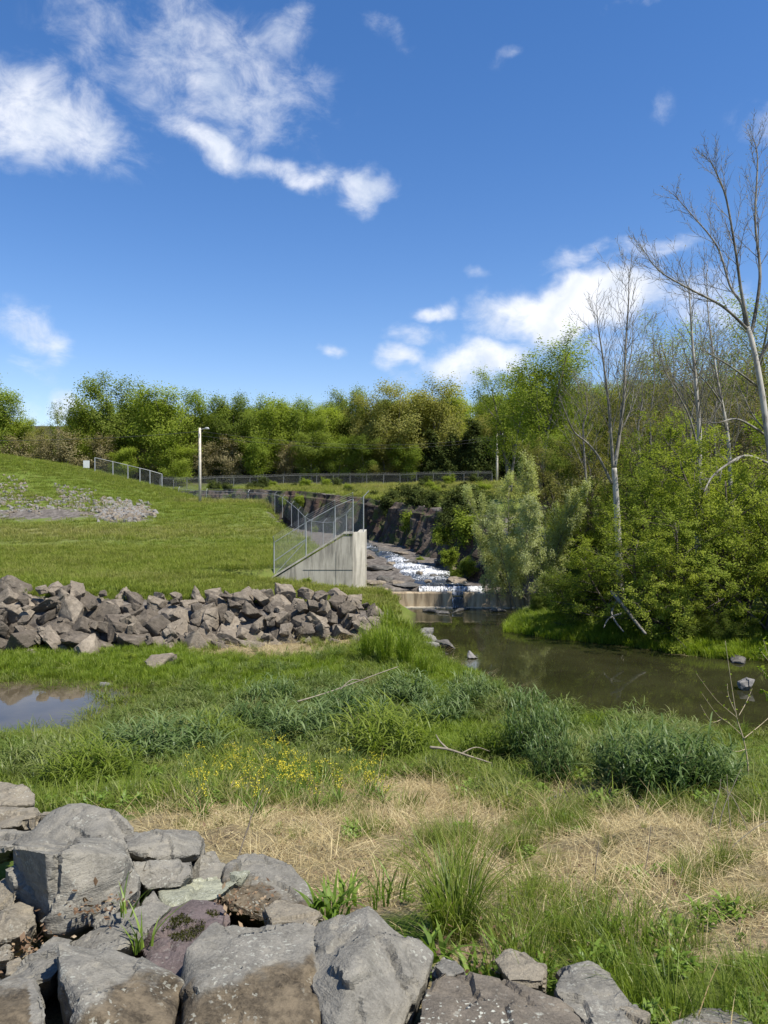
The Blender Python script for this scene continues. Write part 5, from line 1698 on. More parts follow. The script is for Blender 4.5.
# ------------------------------------------------------------------ grass and other ground cover
def blades(seed, n, h, width, spread, bend, lean=.25, segs=4, hvar=.4, flat=0.0, twist=.3):
    """n blades standing within a disc of radius `spread`"""
    r = np.random.default_rng(seed)
    a = r.uniform(0, 6.283, n); q = spread * np.sqrt(r.uniform(0, 1, n))
    base = np.stack([q * np.cos(a), q * np.sin(a), np.zeros(n)], 1)
    az = a + r.normal(0, .9, n) if lean > 0 else r.uniform(0, 6.283, n)
    H = h * r.uniform(1 - hvar, 1 + hvar * .5, n)
    out = np.stack([np.cos(az), np.sin(az), np.zeros(n)], 1)
    sd = np.stack([-np.sin(az + r.normal(0, twist, n)), np.cos(az + r.normal(0, twist, n)), np.zeros(n)], 1)
    B = bend * r.uniform(.3, 1.4, n); Ln = lean * r.uniform(0, 1.3, n)
    V = []
    for k in range(segs + 1):
        t = k / segs
        rad = H * (Ln * t + B * t ** 2.2)
        z = H * (t - .42 * np.minimum(B, 1.6) * t ** 3) * (1 - flat) + .01
        w = width * (1 - t ** 1.7) * .5 + width * .03
        c = base + out * rad[:, None]; c[:, 2] = z - .02 * (k == 0)
        V += [c - sd * w, c + sd * w]
    V = np.stack(V, 1).reshape(-1, 3)
    m = 2 * (segs + 1)
    o = np.arange(n)[:, None] * m
    Q = np.concatenate([np.stack([o[:, 0] + 2 * k, o[:, 0] + 2 * k + 1, o[:, 0] + 2 * k + 3, o[:, 0] + 2 * k + 2], 1) for k in range(segs)])
    return V, Q, np.repeat(r.uniform(0, 1, n), m)


def reeds(seed, n, h, radius, leaf, width, per=6):
    """upright leafy stems: every stem carries broad blades that arch out and nod"""
    r = np.random.default_rng(seed)
    a = r.uniform(0, 6.283, n); q = radius * np.sqrt(r.uniform(0, 1, n))
    H = h * r.uniform(.6, 1.1, n) * (1 - .35 * (q / radius) ** 2)
    out = np.stack([np.cos(a), np.sin(a)], 1); lean = .10 + .32 * (q / radius)
    k = np.repeat(np.arange(n), per); m = len(k)
    t = r.uniform(.12, 1.0, m)
    base = np.stack([q[k] * np.cos(a[k]) + out[k, 0] * lean[k] * H[k] * t ** 1.5, q[k] * np.sin(a[k]) + out[k, 1] * lean[k] * H[k] * t ** 1.5, H[k] * t], 1)
    az = r.uniform(0, 6.283, m); o2 = np.stack([np.cos(az), np.sin(az), 0 * az], 1); sd = np.stack([-np.sin(az), np.cos(az), 0 * az], 1)
    L = leaf * r.uniform(.6, 1.25, m); th = r.uniform(.75, 1.35, m); cv = r.uniform(.9, 2.3, m)
    V = []; p = base.copy(); S = 5
    for s_ in range(S + 1):
        u = s_ / S
        w = width * r.uniform(.8, 1.1) * (.35 + 1.3 * u if u < .4 else .87 * (1 - ((u - .4) / .6) ** 1.6)) * .5 + .0008
        V += [p - sd * w, p + sd * w]
        e = th - cv * u
        p = p + (o2 * np.cos(e)[:, None] + np.array([0, 0, 1.0]) * np.sin(e)[:, None]) * (L / S)[:, None]
    V = np.stack(V, 1).reshape(-1, 3); mm = 2 * (S + 1); o = np.arange(m) * mm
    Q = np.concatenate([np.stack([o + 2 * j, o + 2 * j + 1, o + 2 * j + 3, o + 2 * j + 2], 1) for j in range(S)])
    return V, Q, np.repeat(np.clip(.55 * t + .45 * r.uniform(0, 1, m), 0, 1), mm)


def blade_mesh(name, mat, parts):
    vs, qs, at, n = [], [], [], 0
    for V, Q, A in parts:
        vs.append(V); qs.append(Q + n); at.append(A); n += len(V)
    return mk_mesh(name, np.concatenate(vs), np.concatenate(qs), None, dict(v=np.concatenate(at)), False, mat)


DRY = (.34, .27, .15)
M['grass_fresh'] = leaf_mat('fresh_grass_blade', (.10, .16, .012), (.18, .255, .022), (.27, .34, .045), .5, .01, .35, DRY)
M['grass_mid'] = leaf_mat('meadow_grass_blade', (.065, .105, .012), (.135, .19, .022), (.22, .265, .05), .48, .012, .35, DRY)
M['grass_sedge'] = leaf_mat('sedge_blade', (.04, .075, .012), (.095, .145, .026), (.20, .25, .075), .42, .014, .3, DRY)
M['grass_lawn'] = leaf_mat('lawn_blade', (.135, .175, .026), (.21, .255, .05), (.295, .33, .08), .5, .0, .35, DRY)
M['tussock'] = leaf_mat('tussock_blade', (.028, .058, .016), (.07, .12, .03), (.21, .27, .11), .4, .015, .2, DRY)
M['straw'] = leaf_mat('straw_blade', (.17, .12, .055), (.38, .30, .15), (.56, .47, .27), .2, .01, .3)
M['litter'] = leaf_mat('dead_leaf', (.08, .045, .025), (.19, .12, .07), (.33, .24, .15), .25, .02, .3)
M['weed'] = leaf_mat('weed_leaf', (.07, .12, .015), (.14, .22, .03), (.23, .32, .06), .45, .02, .3)


def scatter(name, label, cat, P, rot, sc, idx, protos, tint=None):
    P = np.asarray(P, float); n = len(P)
    me = mk_mesh(name, P)
    for k, v, tp in (('rot', rot, 'FLOAT_VECTOR'), ('sc', sc, 'FLOAT'), ('pick', idx, 'INT'), ('tint', np.zeros(n) if tint is None else tint, 'FLOAT')):
        a = me.attributes.new(k, tp, 'POINT')
        if tp == 'FLOAT_VECTOR': a.data.foreach_set('vector', np.asarray(v, np.float32).ravel())
        elif tp == 'INT': a.data.foreach_set('value', np.asarray(v, np.int32))
        else: a.data.foreach_set('value', np.asarray(v, np.float32))
    o = put(name, me)
    ng = bpy.data.node_groups.new(name, 'GeometryNodeTree')
    ng.interface.new_socket('Geometry', in_out='INPUT', socket_type='NodeSocketGeometry')
    ng.interface.new_socket('Geometry', in_out='OUTPUT', socket_type='NodeSocketGeometry')
    gi = ng.nodes.new('NodeGroupInput'); go = ng.nodes.new('NodeGroupOutput')
    iop = ng.nodes.new('GeometryNodeInstanceOnPoints')
    g2i = ng.nodes.new('GeometryNodeGeometryToInstance')
    for p in protos[::-1]:
        so = bpy.data.objects.new(name + '_source', p)
        oi = ng.nodes.new('GeometryNodeObjectInfo'); oi.inputs['Object'].default_value = so
        ng.links.new(oi.outputs['Geometry'], g2i.inputs[0])
    def na(nm, tp):
        q = ng.nodes.new('GeometryNodeInputNamedAttribute'); q.data_type = tp; q.inputs['Name'].default_value = nm
        return q.outputs['Attribute']
    ng.links.new(gi.outputs[0], iop.inputs['Points'])
    ng.links.new(g2i.outputs[0], iop.inputs['Instance'])
    iop.inputs['Pick Instance'].default_value = True
    ng.links.new(na('pick', 'INT'), iop.inputs['Instance Index'])
    ng.links.new(na('rot', 'FLOAT_VECTOR'), iop.inputs['Rotation'])
    ng.links.new(na('sc', 'FLOAT'), iop.inputs['Scale'])
    ng.links.new(iop.outputs[0], go.inputs[0])
    md = o.modifiers.new('scatter', 'NODES'); md.node_group = ng
    return stuff(o, label, cat)


def rz(n, tilt=.12):
    return np.stack([rng.normal(0, tilt, n), rng.normal(0, tilt, n), rng.uniform(0, 6.283, n)], 1)


def sample(n, y0, y1, margin=1.12, power=1.0):
    """points in the ground strip between two distances, a little wider than the view"""
    y = (y0 ** (power + 1) + rng.uniform(0, 1, n) * (y1 ** (power + 1) - y0 ** (power + 1))) ** (1 / (power + 1))
    x = rng.uniform(-1, 1, n) * (.5 * y * margin + .8)
    return x, y


def ell(px, py, cx, cy, rx, ry):
    return np.clip(1.3 - np.hypot((px - cx) / rx, (py - cy) / ry), 0, 1)


def near_grass():
    # clump shapes
    fine = [blade_mesh('grass_clump', M['grass_mid'], [blades(10 + k, 46, .36, .0062, .10, .55)]) for k in range(4)]
    finef = [blade_mesh('grass_clump', M['grass_fresh'], [blades(20 + k, 40, .26, .0065, .12, .4)]) for k in range(3)]
    mid = [blade_mesh('grass_clump', M['grass_mid'], [blades(30 + k, 34, .40, .019, .20, .9, .3, 4)]) for k in range(4)]
    freshm = [blade_mesh('grass_clump', M['grass_fresh'], [blades(40 + k, 40, .30, .018, .22, .4)]) for k in range(4)]
    sedge = [blade_mesh('sedge_clump', M['grass_sedge'], [blades(50 + k, 60, .75, .017, .18, .9, .3, 5)]) for k in range(3)]
    sedge = [blade_mesh('sedge_clump', M['grass_sedge'], [reeds(50 + k, 16, .55, .22, .34, .026, 6), blades(150 + k, 14, .55, .022, .22, 1.2, .4, 5)]) for k in range(3)]
    weedc = [blade_mesh('weed_clump', M['weed'], [reeds(56 + k, 9, .16, .09, .09, .030, 7)]) for k in range(3)]
    protos = fine + finef + mid + freshm + sedge + weedc            # 0-3, 4-6, 7-10, 11-14, 15-17
    Ps, Is, Ss, Ts = [], [], [], []
    def batch(x, y, fn, pmin=.55):
        z = height(x, y)
        P2 = np.stack([x, y], 1)
        sd = sdf(P2, WET); pd = sdf(P2, POND)
        pb = pile_base(x)
        ok = (sd > .1) & (pd > pmin) & ((y < pb + .1) | (x > .1)) & (y < 42)
        x, y, z, sd, pd = x[ok], y[ok], z[ok], sd[ok], pd[ok]
        rd, _ = polyline_dist(np.stack([x, y], 1), E_RIGHT[:9]); ld, _ = polyline_dist(np.stack([x, y], 1), LSHORE)
        left = (ld < rd)
        px, py = HX + x / y * F, HY + (EZ - z) / y * F
        st = zones(x, y, z)[0]
        keep, idx, sc, ti = fn(x, y, z, sd, pd, px, py, st, left)
        Ps.append(np.stack([x, y, z], 1)[keep]); Is.append(idx[keep]); Ss.append(sc[keep]); Ts.append(ti[keep])
    def nearfn(x, y, z, sd, pd, px, py, st, left):
        n = len(x)
        c = n2(x, y, 1.1, 3, 41); cf = n2(x, y, 3.2, 2, 42)
        lush = np.maximum.reduce([ell(px, py, *e) for e in ((455, 880, 45, 70), (590, 915, 40, 22), (540, 880, 22, 18), (730, 870, 26, 20), (600, 850, 22, 14), (600, 960, 190, 55), (515, 850, 26, 26), (685, 890, 26, 40), (640, 905, 25, 30), (362, 840, 26, 26), (700, 985, 120, 40),
                                  (365, 795, 120, 22), (120, 770, 120, 30), (560, 830, 60, 16), (740, 800, 60, 35), (680, 800, 60, 20), (430, 960, 30, 40), (520, 920, 70, 40), (690, 1000, 150, 60), (560, 830, 40, 20), (720, 925, 60, 22), (280, 800, 60, 16))])
        rocks = (px < np.interp(py, [770, 800, 850, 900, 925, 960, 1010, 1100], [30, 55, 250, 330, 430, 440, 590, 680]))
        p = np.clip(.52 * lush + .22 * (1 - 1.3 * st) + .5 * c + .5 * cf, .03, .85)
        keep = (rng.uniform(0, 1, n) < p) & ~rocks
        idx = np.where(rng.uniform(0, 1, n) < .62, rng.integers(0, 4, n), rng.integers(4, 7, n))
        wd_ = rng.uniform(0, 1, n) < .2 - .1 * lush
        idx = np.where(wd_, rng.integers(18, 21, n), idx)
        sc = rng.uniform(.35, 1.0, n) * (.48 + .34 * lush + .25 * c)
        ti = np.clip(rng.normal(.12, .14, n) + .25 * st, 0, .7) * (1 - .7 * lush)
        return keep, idx, sc, ti
    x, y = sample(6400, 2.3, 9.5)
    batch(x, y, nearfn)
    def midfn(x, y, z, sd, pd, px, py, st, left):
        n = len(x)
        c = n2(x, y, .55, 3, 43); cf = n2(x, y, 1.8, 2, 44)
        bright = np.maximum.reduce([ell(px, py, *e) for e in ((110, 660, 190, 28), (300, 672, 60, 20), (450, 680, 60, 40), (590, 730, 30, 24), (430, 740, 60, 26), (540, 690, 60, 20), (400, 640, 50, 40), (260, 690, 60, 20), (620, 640, 300, 25))])
        sed = np.maximum.reduce([ell(px, py, *e) for e in ((180, 735, 75, 40), (300, 700, 110, 40), (385, 740, 60, 35), (340, 760, 80, 20), (570, 745, 50, 50), (640, 760, 80, 45), (500, 700, 60, 30), (60, 770, 70, 22))])
        p = np.clip(1.05 - 1.05 * st + .3 * c, .06, 1)
        keep = (rng.uniform(0, 1, n) < p) & (py < 840)
        u = rng.uniform(0, 1, n)
        idx = np.where(u < np.clip(.26 + .9 * bright, 0, .92), rng.integers(11, 15, n), np.where(rng.uniform(0, 1, n) < np.clip(.10 + .75 * sed + .3 * c, 0, .8), rng.integers(15, 18, n), rng.integers(7, 11, n)))
        idx = np.where((rng.uniform(0, 1, n) < .14) & (bright < .4) & (y < 18), rng.integers(18, 21, n), idx)
        sc = rng.uniform(.55, 1.2, n) * (.80 + .3 * c)
        sc = np.where(idx >= 18, sc * 1.5, sc)
        keep &= ~((px > 676) & (y > 12.5) & (rng.uniform(0, 1, n) < .45))
        shore = (sd < 2.2) & (px > 500) & left
        sc = np.where(shore, sc * .55, sc)
        tall = ell(px, py, 398, 640, 38, 38) * left
        sc = sc * (1 + 1.5 * tall)
        sc = np.where((idx >= 15) & (idx < 18), sc * (.65 + .45 * sed), sc)
        sc = np.where((sd < 1.2) & left, sc * .8, sc)
        ti = np.clip(rng.normal(.05, .12, n) + .35 * st + .12 * tall + .2 * np.clip(cf, 0, 1), 0, .8)
        ti = np.where(bright > .3, ti * .45, ti)
        return keep, idx, sc, ti
    x, y = sample(17500, 8.5, 34.0)
    batch(x, y, midfn)
    def pondf(x, y, z, sd, pd, px, py, st, left):
        n = len(x)
        return (rng.uniform(0, 1, n) < .8), rng.integers(7, 11, n), rng.uniform(.6, 1.3, n), np.clip(rng.normal(.1, .1, n), 0, .5)
    x = rng.uniform(-15, -4, 2600); y = rng.uniform(16.5, 27, 2600)
    P0 = np.stack([x, y], 1); pd0 = sdf(P0, POND)
    m_ = (pd0 > -.9) & (pd0 < .7) & ((x > -8.2) | (y < 21) | (pd0 > .1)) & (rng.uniform(0, 1, 2600) < np.where(x > -8.0, .8, .35))
    batch(x[m_], y[m_], pondf, -1.0)
    # the far bank under the trees, lush and low at the water
    def farb(x, y, z, sd, pd, px, py, st, left):
        n = len(x)
        keep = ~left & (sd < 5.5)
        idx = rng.integers(11, 15, n)
        return keep, idx, rng.uniform(.7, 1.5, n), np.clip(rng.normal(.02, .06, n), 0, .3)
    x = rng.uniform(2, 21, 12000); y = rng.uniform(26, 44, 12000)
    batch(x, y, farb)
    P_ = np.concatenate(Ps); n = len(P_)
    scatter('marsh_grass', 'green grass and sedge growing over the near bank and waterside', 'grass', P_, rz(n), np.concatenate(Ss), np.concatenate(Is), protos, np.concatenate(Ts))


near_grass()


def lawn_grass():
    lawn = [blade_mesh('lawn_clump', M['grass_lawn'], [blades(60 + k, 46, .15, .024, .44, .7, .3, 3, .6)]) for k in range(4)]
    tall = [blade_mesh('lawn_clump', M['grass_lawn'], [blades(64 + k, 40, .30, .022, .38, .6, .3, 3, .6)]) for k in range(3)]
    x = []; y = []
    a, b = sample(15000, 31, 52, 1.1); x.append(a); y.append(b)
    a, b = sample(15000, 50, 108, 1.1); x.append(a); y.append(b)
    a = rng.uniform(-50, 22, 5200); b = rng.uniform(88, 150, 5200); x.append(a); y.append(b)
    x = np.concatenate(x); y = np.concatenate(y)
    z = height(x, y, False)
    P2 = np.stack([x, y], 1)
    sd = sdf(P2, WET)
    st, rk, md, dr, wd = zones(x, y, z)
    px, py = HX + x / y * F, HY + (EZ - z) / y * F
    scree = np.maximum(ell(px, py, 125, 517, 32, 9), .8 * ell(px, py, 40, 514, 70, 8))
    wall = (x > -6.2) & (x < -1.0) & (y > 40.8) & (y < 41.7)
    ok = (y > pile_base(x) + 2.9) & (x < .5 + np.maximum(0, y - 75) * .5) & (sd > .8) & ~wall & (rng.uniform(0, 1, len(x)) > rk * .9 + scree * .62)
    ok |= (y > 88) & (sd > 1) & (rng.uniform(0, 1, len(x)) > rk)
    x, y, z, dr, px, py = x[ok], y[ok], z[ok], dr[ok], px[ok], py[ok]
    n = len(x)
    c = n2(x, y, .25, 3, 47)
    front = 1 - sstep(34, 37, y)
    idx = np.where(rng.uniform(0, 1, n) < .3 + .35 * c + .3 * front, rng.integers(4, 7, n), rng.integers(0, 4, n))
    sc = rng.uniform(.7, 1.3, n) * (1 + .2 * c) * np.where(y > 55, 1.25, 1) * np.where((y > 88) & (x > -24), 1.6, 1)
    ti = np.clip(dr * .45 + rng.normal(0, .12, n) - .25 * front, 0, .8)
    scatter('lawn_grass', 'mown grass covering the field and embankment', 'grass', np.stack([x, y, z], 1), rz(n, .06), sc, idx, lawn + tall, ti)


lawn_grass()


def flat_leaf(seed, n, size, spread, mat, name, up=.3, curl=.3):
    r = np.random.default_rng(seed)
    p = np.stack([r.normal(0, spread, n), r.normal(0, spread, n), r.uniform(.004, .03, n)], 1)
    nr = np.stack([r.normal(0, .5, n), r.normal(0, .5, n), np.ones(n)], 1); nr /= np.linalg.norm(nr, axis=1)[:, None]
    ax = r.normal(size=(n, 3)); ax -= nr * (ax * nr).sum(1)[:, None]; ax /= np.linalg.norm(ax, axis=1)[:, None]
    sd = np.cross(nr, ax); s = size * r.uniform(.5, 1.3, n)[:, None]
    V = np.stack([p, p + ax * s * .5 + sd * s * .32 + nr * s * curl * .4, p + ax * s + nr * s * curl, p + ax * s * .5 - sd * s * .32 + nr * s * curl * .4], 1).reshape(-1, 3)
    return mk_mesh(name, V, np.arange(n * 4).reshape(-1, 4), None, dict(v=np.repeat(r.uniform(0, 1, n), 4)), False, mat)


def litter():
    mats = [blade_mesh('straw_tuft', M['straw'], [blades(70 + k, 30, .15, .0042, .20, .7, 1.5, 3, .7, .965, 1.4)]) for k in range(4)]
    up = [blade_mesh('straw_tuft', M['straw'], [blades(76 + k, 12, .26, .004, .12, .9, .9, 4, .6, .5, .8)]) for k in range(2)]
    x, y = sample(6500, 2.3, 13, 1.1)
    x2, y2 = sample(2600, 13, 33, 1.1)
    x = np.concatenate([x, x2]); y = np.concatenate([y, y2])
    z = height(x, y)
    P2 = np.stack([x, y], 1)
    st = zones(x, y, z)[0]
    px, py = HX + x / y * F, HY + (EZ - z) / y * F
    edge = np.exp(-((sdf(P2, WET) - .2) / .5) ** 2) * .5
    mound = np.maximum(ell(px, py, 655, 850, 75, 26), ell(px, py, 232, 845, 36, 24))
    rocks = (px < np.interp(py, [770, 800, 850, 900, 925, 960, 1010, 1100], [10, 30, 210, 300, 410, 430, 580, 670]))
    ok = (sdf(P2, WET) > .05) & (sdf(P2, POND) > .5) & (y < pile_base(x) + .3) & (rng.uniform(0, 1, len(x)) < np.clip(st * .95 + .09 + mound + edge, 0, 1)) & ~rocks
    x, y, z, px, py = x[ok], y[ok], z[ok], px[ok], py[ok]
    n = len(x)
    idx = np.where(rng.uniform(0, 1, n) < .9, rng.integers(0, 4, n), rng.integers(4, 6, n))
    sc = rng.uniform(.6, 1.25, n) * np.interp(y, [3, 10, 20, 33], [.9, 1.2, 2.1, 2.6])
    scatter('straw_litter', 'dry tan straw lying matted over the bare bank', 'dry grass', np.stack([x, y, z], 1), rz(n, .18), sc, idx, mats + up)
    # brown leaves between the boulders and on the straw
    lv = [flat_leaf(80 + k, 8, .034, .09, M['litter'], 'dead_leaf') for k in range(3)]
    x, y = sample(3000, 2.6, 9.5, 1.1)
    z = height(x, y)
    px, py = HX + x / y * F, HY + (EZ - z) / y * F
    w = np.maximum.reduce([ell(px, py, *e) for e in ((690, 900, 110, 70), (540, 965, 40, 30), (700, 860, 90, 30), (250, 830, 90, 30), (600, 870, 90, 30), (10, 960, 60, 60), (470, 860, 60, 40), (330, 880, 60, 40))])
    ok = rng.uniform(0, 1, len(x)) < w * .7 + .05
    P_ = np.stack([x, y, z], 1)[ok]; n = len(P_)
    # a few handfuls in the gaps of the foreground stones
    G_ = []
    for (cx, cy, d, k) in ((94, 912, 3.5, 10), (18, 965, 3.25, 16), (30, 950, 3.3, 12), (245, 905, 3.75, 10), (262, 918, 3.7, 6), (538, 975, 3.5, 14), (470, 960, 3.5, 8), (118, 905, 3.55, 5)):
        for _ in range(k):
            G_.append(W(cx + rng.normal(0, 9), cy + rng.normal(0, 5), d + rng.normal(0, .05)))
    P_ = np.concatenate([P_, np.array(G_)]); n = len(P_)
    scatter('leaf_litter', 'brown dead leaves scattered on straw and in boulder gaps', 'dead leaves', P_, rz(n, .25), rng.uniform(.5, 1.0, n), rng.integers(0, 3, n), lv)
    # pebbles on the bare patch below the tall tussocks
    peb = [stone_proto('pebble', 600 + q, (1, .8, .6), 'scree', 9, .12, .02, 3) for q in range(3)]
    px, py = rng.normal(592, 26, 420), rng.normal(802, 5.0, 420)
    x, y = [], []
    for a, b in zip(px, py):
        d = 10.0
        for _ in range(6): d = (EZ - h1((a - HX) / F * d, d)) * F / (b - HY)
        x.append((a - HX) / F * d); y.append(d)
    x = np.array(x); y = np.array(y); z = height(x, y)
    scatter('pebbles', 'pale pebbles on the bare patch below the tall tussocks', 'pebbles', np.stack([x, y, z + .01], 1), rz(420, .4), rng.uniform(.03, .09, 420), rng.integers(0, 3, 420), peb)
    pts, rot, sc, protos = SCREE
    scatter('rubble', 'loose grey rubble spread along the foot of the grassy embankment', 'rubble', pts, rot, sc, rng.integers(0, 4, len(pts)), protos)


litter()

pts, rot, sc, idx = WOODMASS
scatter('woods', 'distant green wood closing the view behind the fence', 'woods', pts, rot, sc, idx, [PR[k][2] for k in ('g1', 'g2', 'g3', 'ol')])


# ------------------------------------------------------------------ single plants
def ground_at(px, py, d=10.0):
    for _ in range(12): d = .5 * d + .5 * (EZ - h1((px - HX) / F * d, d)) * F / max(5, py - HY)
    return (px - HX) / F * d, d


def tussocks():
    def proto(k, n, rad, leaf, w, mat='tussock'):
        return blade_mesh('foliage', M[mat], [reeds(90 + k, n, 1.0, rad, leaf, w, 9), blades(190 + k, n, .7, w * .9, rad, 1.0, .4, 5)]), blade_mesh('seed_stalks', M['straw'], [blades(95 + k, n // 8, 1.02, .006, rad * .8, .3, .2, 5, .3)])
    def fine_proto(k, n):
        return blade_mesh('foliage', M['grass_mid'], [blades(90 + k, n, 1.0, .016, .30, 1.1, .4, 6, .5)]), blade_mesh('seed_stalks', M['straw'], [blades(95 + k, n // 14, .95, .006, .22, 1.0, .3, 5, .4)])
    pr = [proto(0, 90, .52, .40, .034), proto(1, 110, .55, .38, .034), proto(2, 80, .60, .45, .034), proto(3, 90, .55, .50, .026, 'grass_mid'), fine_proto(4, 240), (blade_mesh('foliage', M['grass_fresh'], [reeds(196, 60, 1.0, .35, .40, .030, 6), blades(197, 120, 1.0, .022, .34, .5, .2, 5, .5)]), blade_mesh('seed_stalks', M['straw'], [blades(198, 12, 1.05, .01, .3, .3, .2, 5, .3)]))]
    for (px, py, ptop, k, wf, lab) in (
            (662, 802, 720, 1, 1.05, 'biggest dark sedge tussock rising in front of the river at right'),
            (622, 796, 730, 0, .75, 'dark sedge tussock on the left flank of the biggest one'),
            (698, 798, 732, 2, 1.0, 'dark sedge tussock leaning right beside the sapling'),
            (536, 766, 692, 1, .72, 'tall narrow dark green tussock on the river bend'),
            (553, 788, 728, 0, .7, 'dark tussock just below the tall narrow one on the river bend'),
            (472, 712, 672, 0, 1.0, 'rounded dark tussock alone above the river bend grass'),
            (525, 716, 684, 2, 1.1, 'small dark tussock at the waterline left of the river bend'),
            (385, 762, 704, 3, 1.4, 'bushy green tussock in the middle of the marsh'),
            (410, 706, 672, 0, 1.5, 'dark tussock in front of the tall yellow green reeds'),
            (268, 712, 676, 0, 1.3, 'dark bluish tussock in the marsh right of the pond'),
            (340, 712, 684, 2, 1.5, 'flattened greyish tussock under the broken reed stems'),
            (168, 764, 712, 2, 1.6, 'broad bluish tussock on the near rim of the pond'),
            (215, 752, 712, 3, 1.3, 'green tussock between the pond and the yellow flowers'),
            (90, 790, 742, 3, 1.5, 'grassy green tussock behind the humped boulder'),
            (300, 748, 700, 0, 1.3, 'arching dark tussock between the pond tussock and the yellow flowers'),
            (440, 724, 690, 2, 1.3, 'arching bluish tussock left of the gnarled bank branch'),
            (250, 735, 695, 1, 1.2, 'dense dark tussock behind the yellow flower patch'),
            (488, 764, 722, 3, 1.2, 'fresh green tussock right of the gnarled bank branch'),
            (128, 768, 722, 0, 1.3, 'dark arching tussock left of the broad bluish pond tussock'),
            (350, 734, 684, 1, 1.2, 'tall dark tussock in the middle of the marsh under the long bleached branch'),
            (384, 668, 622, 5, .42, 'tallest yellow green reed clump at the right end of the rock pile'),
            (405, 672, 628, 5, .42, 'yellow green reed clump between the rock pile and the river stones'),
            (368, 664, 626, 5, .42, 'yellow green reed clump against the last stones of the rock pile'),
            (422, 680, 650, 5, .5, 'short yellow green reed clump nearest the river stones'),
            (455, 945, 838, 4, .75, 'tall fresh grass tuft beside the jagged light boulder')):
        x, d = ground_at(px, py)
        if px == 455: d = 4.05; x = (px - HX) / F * d
        z = h1(x, d)
        s = (py - ptop) / F * d / (1.02 if k < 4 else .85)
        o = thing('sedge_tussock', lab, 'tussock', (x, d, z)); o.scale = (s * wf * .82, s * wf * .82, s * .95); o.rotation_euler = (0, 0, px)
        put('foliage', pr[k][0], o); put('seed_stalks', pr[k][1], o)


tussocks()


def wildflowers():
    m, t, out = new_mat('yellow_petal')
    d = N(t, 'ShaderNodeBsdfDiffuse'); d.inputs[0].default_value = (.72, .62, .07, 1)
    tr = N(t, 'ShaderNodeBsdfTranslucent'); tr.inputs[0].default_value = (.8, .62, .03, 1)
    mx = N(t, 'ShaderNodeMixShader'); mx.inputs[0].default_value = .3
    t.links.new(d.outputs[0], mx.inputs[1]); t.links.new(tr.outputs[0], mx.inputs[2]); t.links.new(mx.outputs[0], out.inputs[0])
    protos = []
    for k in range(4):
        r = np.random.default_rng(120 + k)
        b = MB(); tips = []
        for j in range(5):
            a = r.uniform(0, 6.28); h = r.uniform(.38, .62); sp = r.uniform(.04, .16)
            q = np.array([(sp * u ** 1.3 * math.cos(a), sp * u ** 1.3 * math.sin(a), h * u) for u in np.linspace(0, 1, 5)])
            b.tube(q, np.linspace(.006, .003, 5), 4, False)
            for _ in range(3): tips.append(q[-1] + r.normal(0, .035, 3))
        stem = b.mesh('stems', M['weed'])
        a = stem.attributes.new('v', 'FLOAT', 'POINT'); a.data.foreach_set('value', np.full(len(stem.vertices), .3, np.float32))
        lf = blade_mesh('leaves', M['weed'], [blades(130 + k, 26, .40, .022, .10, .7, .5, 3)])
        V, Q = [], []
        for c in tips:
            for _ in range(4):
                d_ = r.normal(size=3); d_ /= np.linalg.norm(d_); s_ = np.cross(d_, r.normal(size=3)); s_ /= np.linalg.norm(s_)
                c2 = c + r.normal(0, .012, 3); e = .0125
                n = len(V); V += [c2, c2 + d_ * e + s_ * e * .6, c2 + d_ * e * 1.8, c2 + d_ * e - s_ * e * .6]; Q.append((n, n + 1, n + 2, n + 3))
        fl = mk_mesh('blossom', np.array(V), Q, None, None, False, m)
        protos.append((stem, lf, fl))
    r = np.random.default_rng(9)
    n = 0
    while n < 76:
        if r.random() < .72: px, py = r.normal(262, 42), r.normal(780, 18)
        else: px, py = r.normal(345, 40), r.normal(790, 14)
        if not (186 < px < 420 and 745 < py < 826): continue
        x, d = ground_at(px, py)
        o = thing('yellow_wildflower', 'yellow flowering mustard like plant in the flower patch on the near bank', 'wildflower', (x, d, h1(x, d)), 'yellow flowers on the near bank')
        o.scale = (r.uniform(.5, .85),) * 3; o.rotation_euler = (0, 0, r.uniform(0, 6.28))
        k = int(r.integers(4))
        put('stems', protos[k][0], o); put('leaves', protos[k][1], o); put('blossom', protos[k][2], o)
        n += 1


wildflowers()


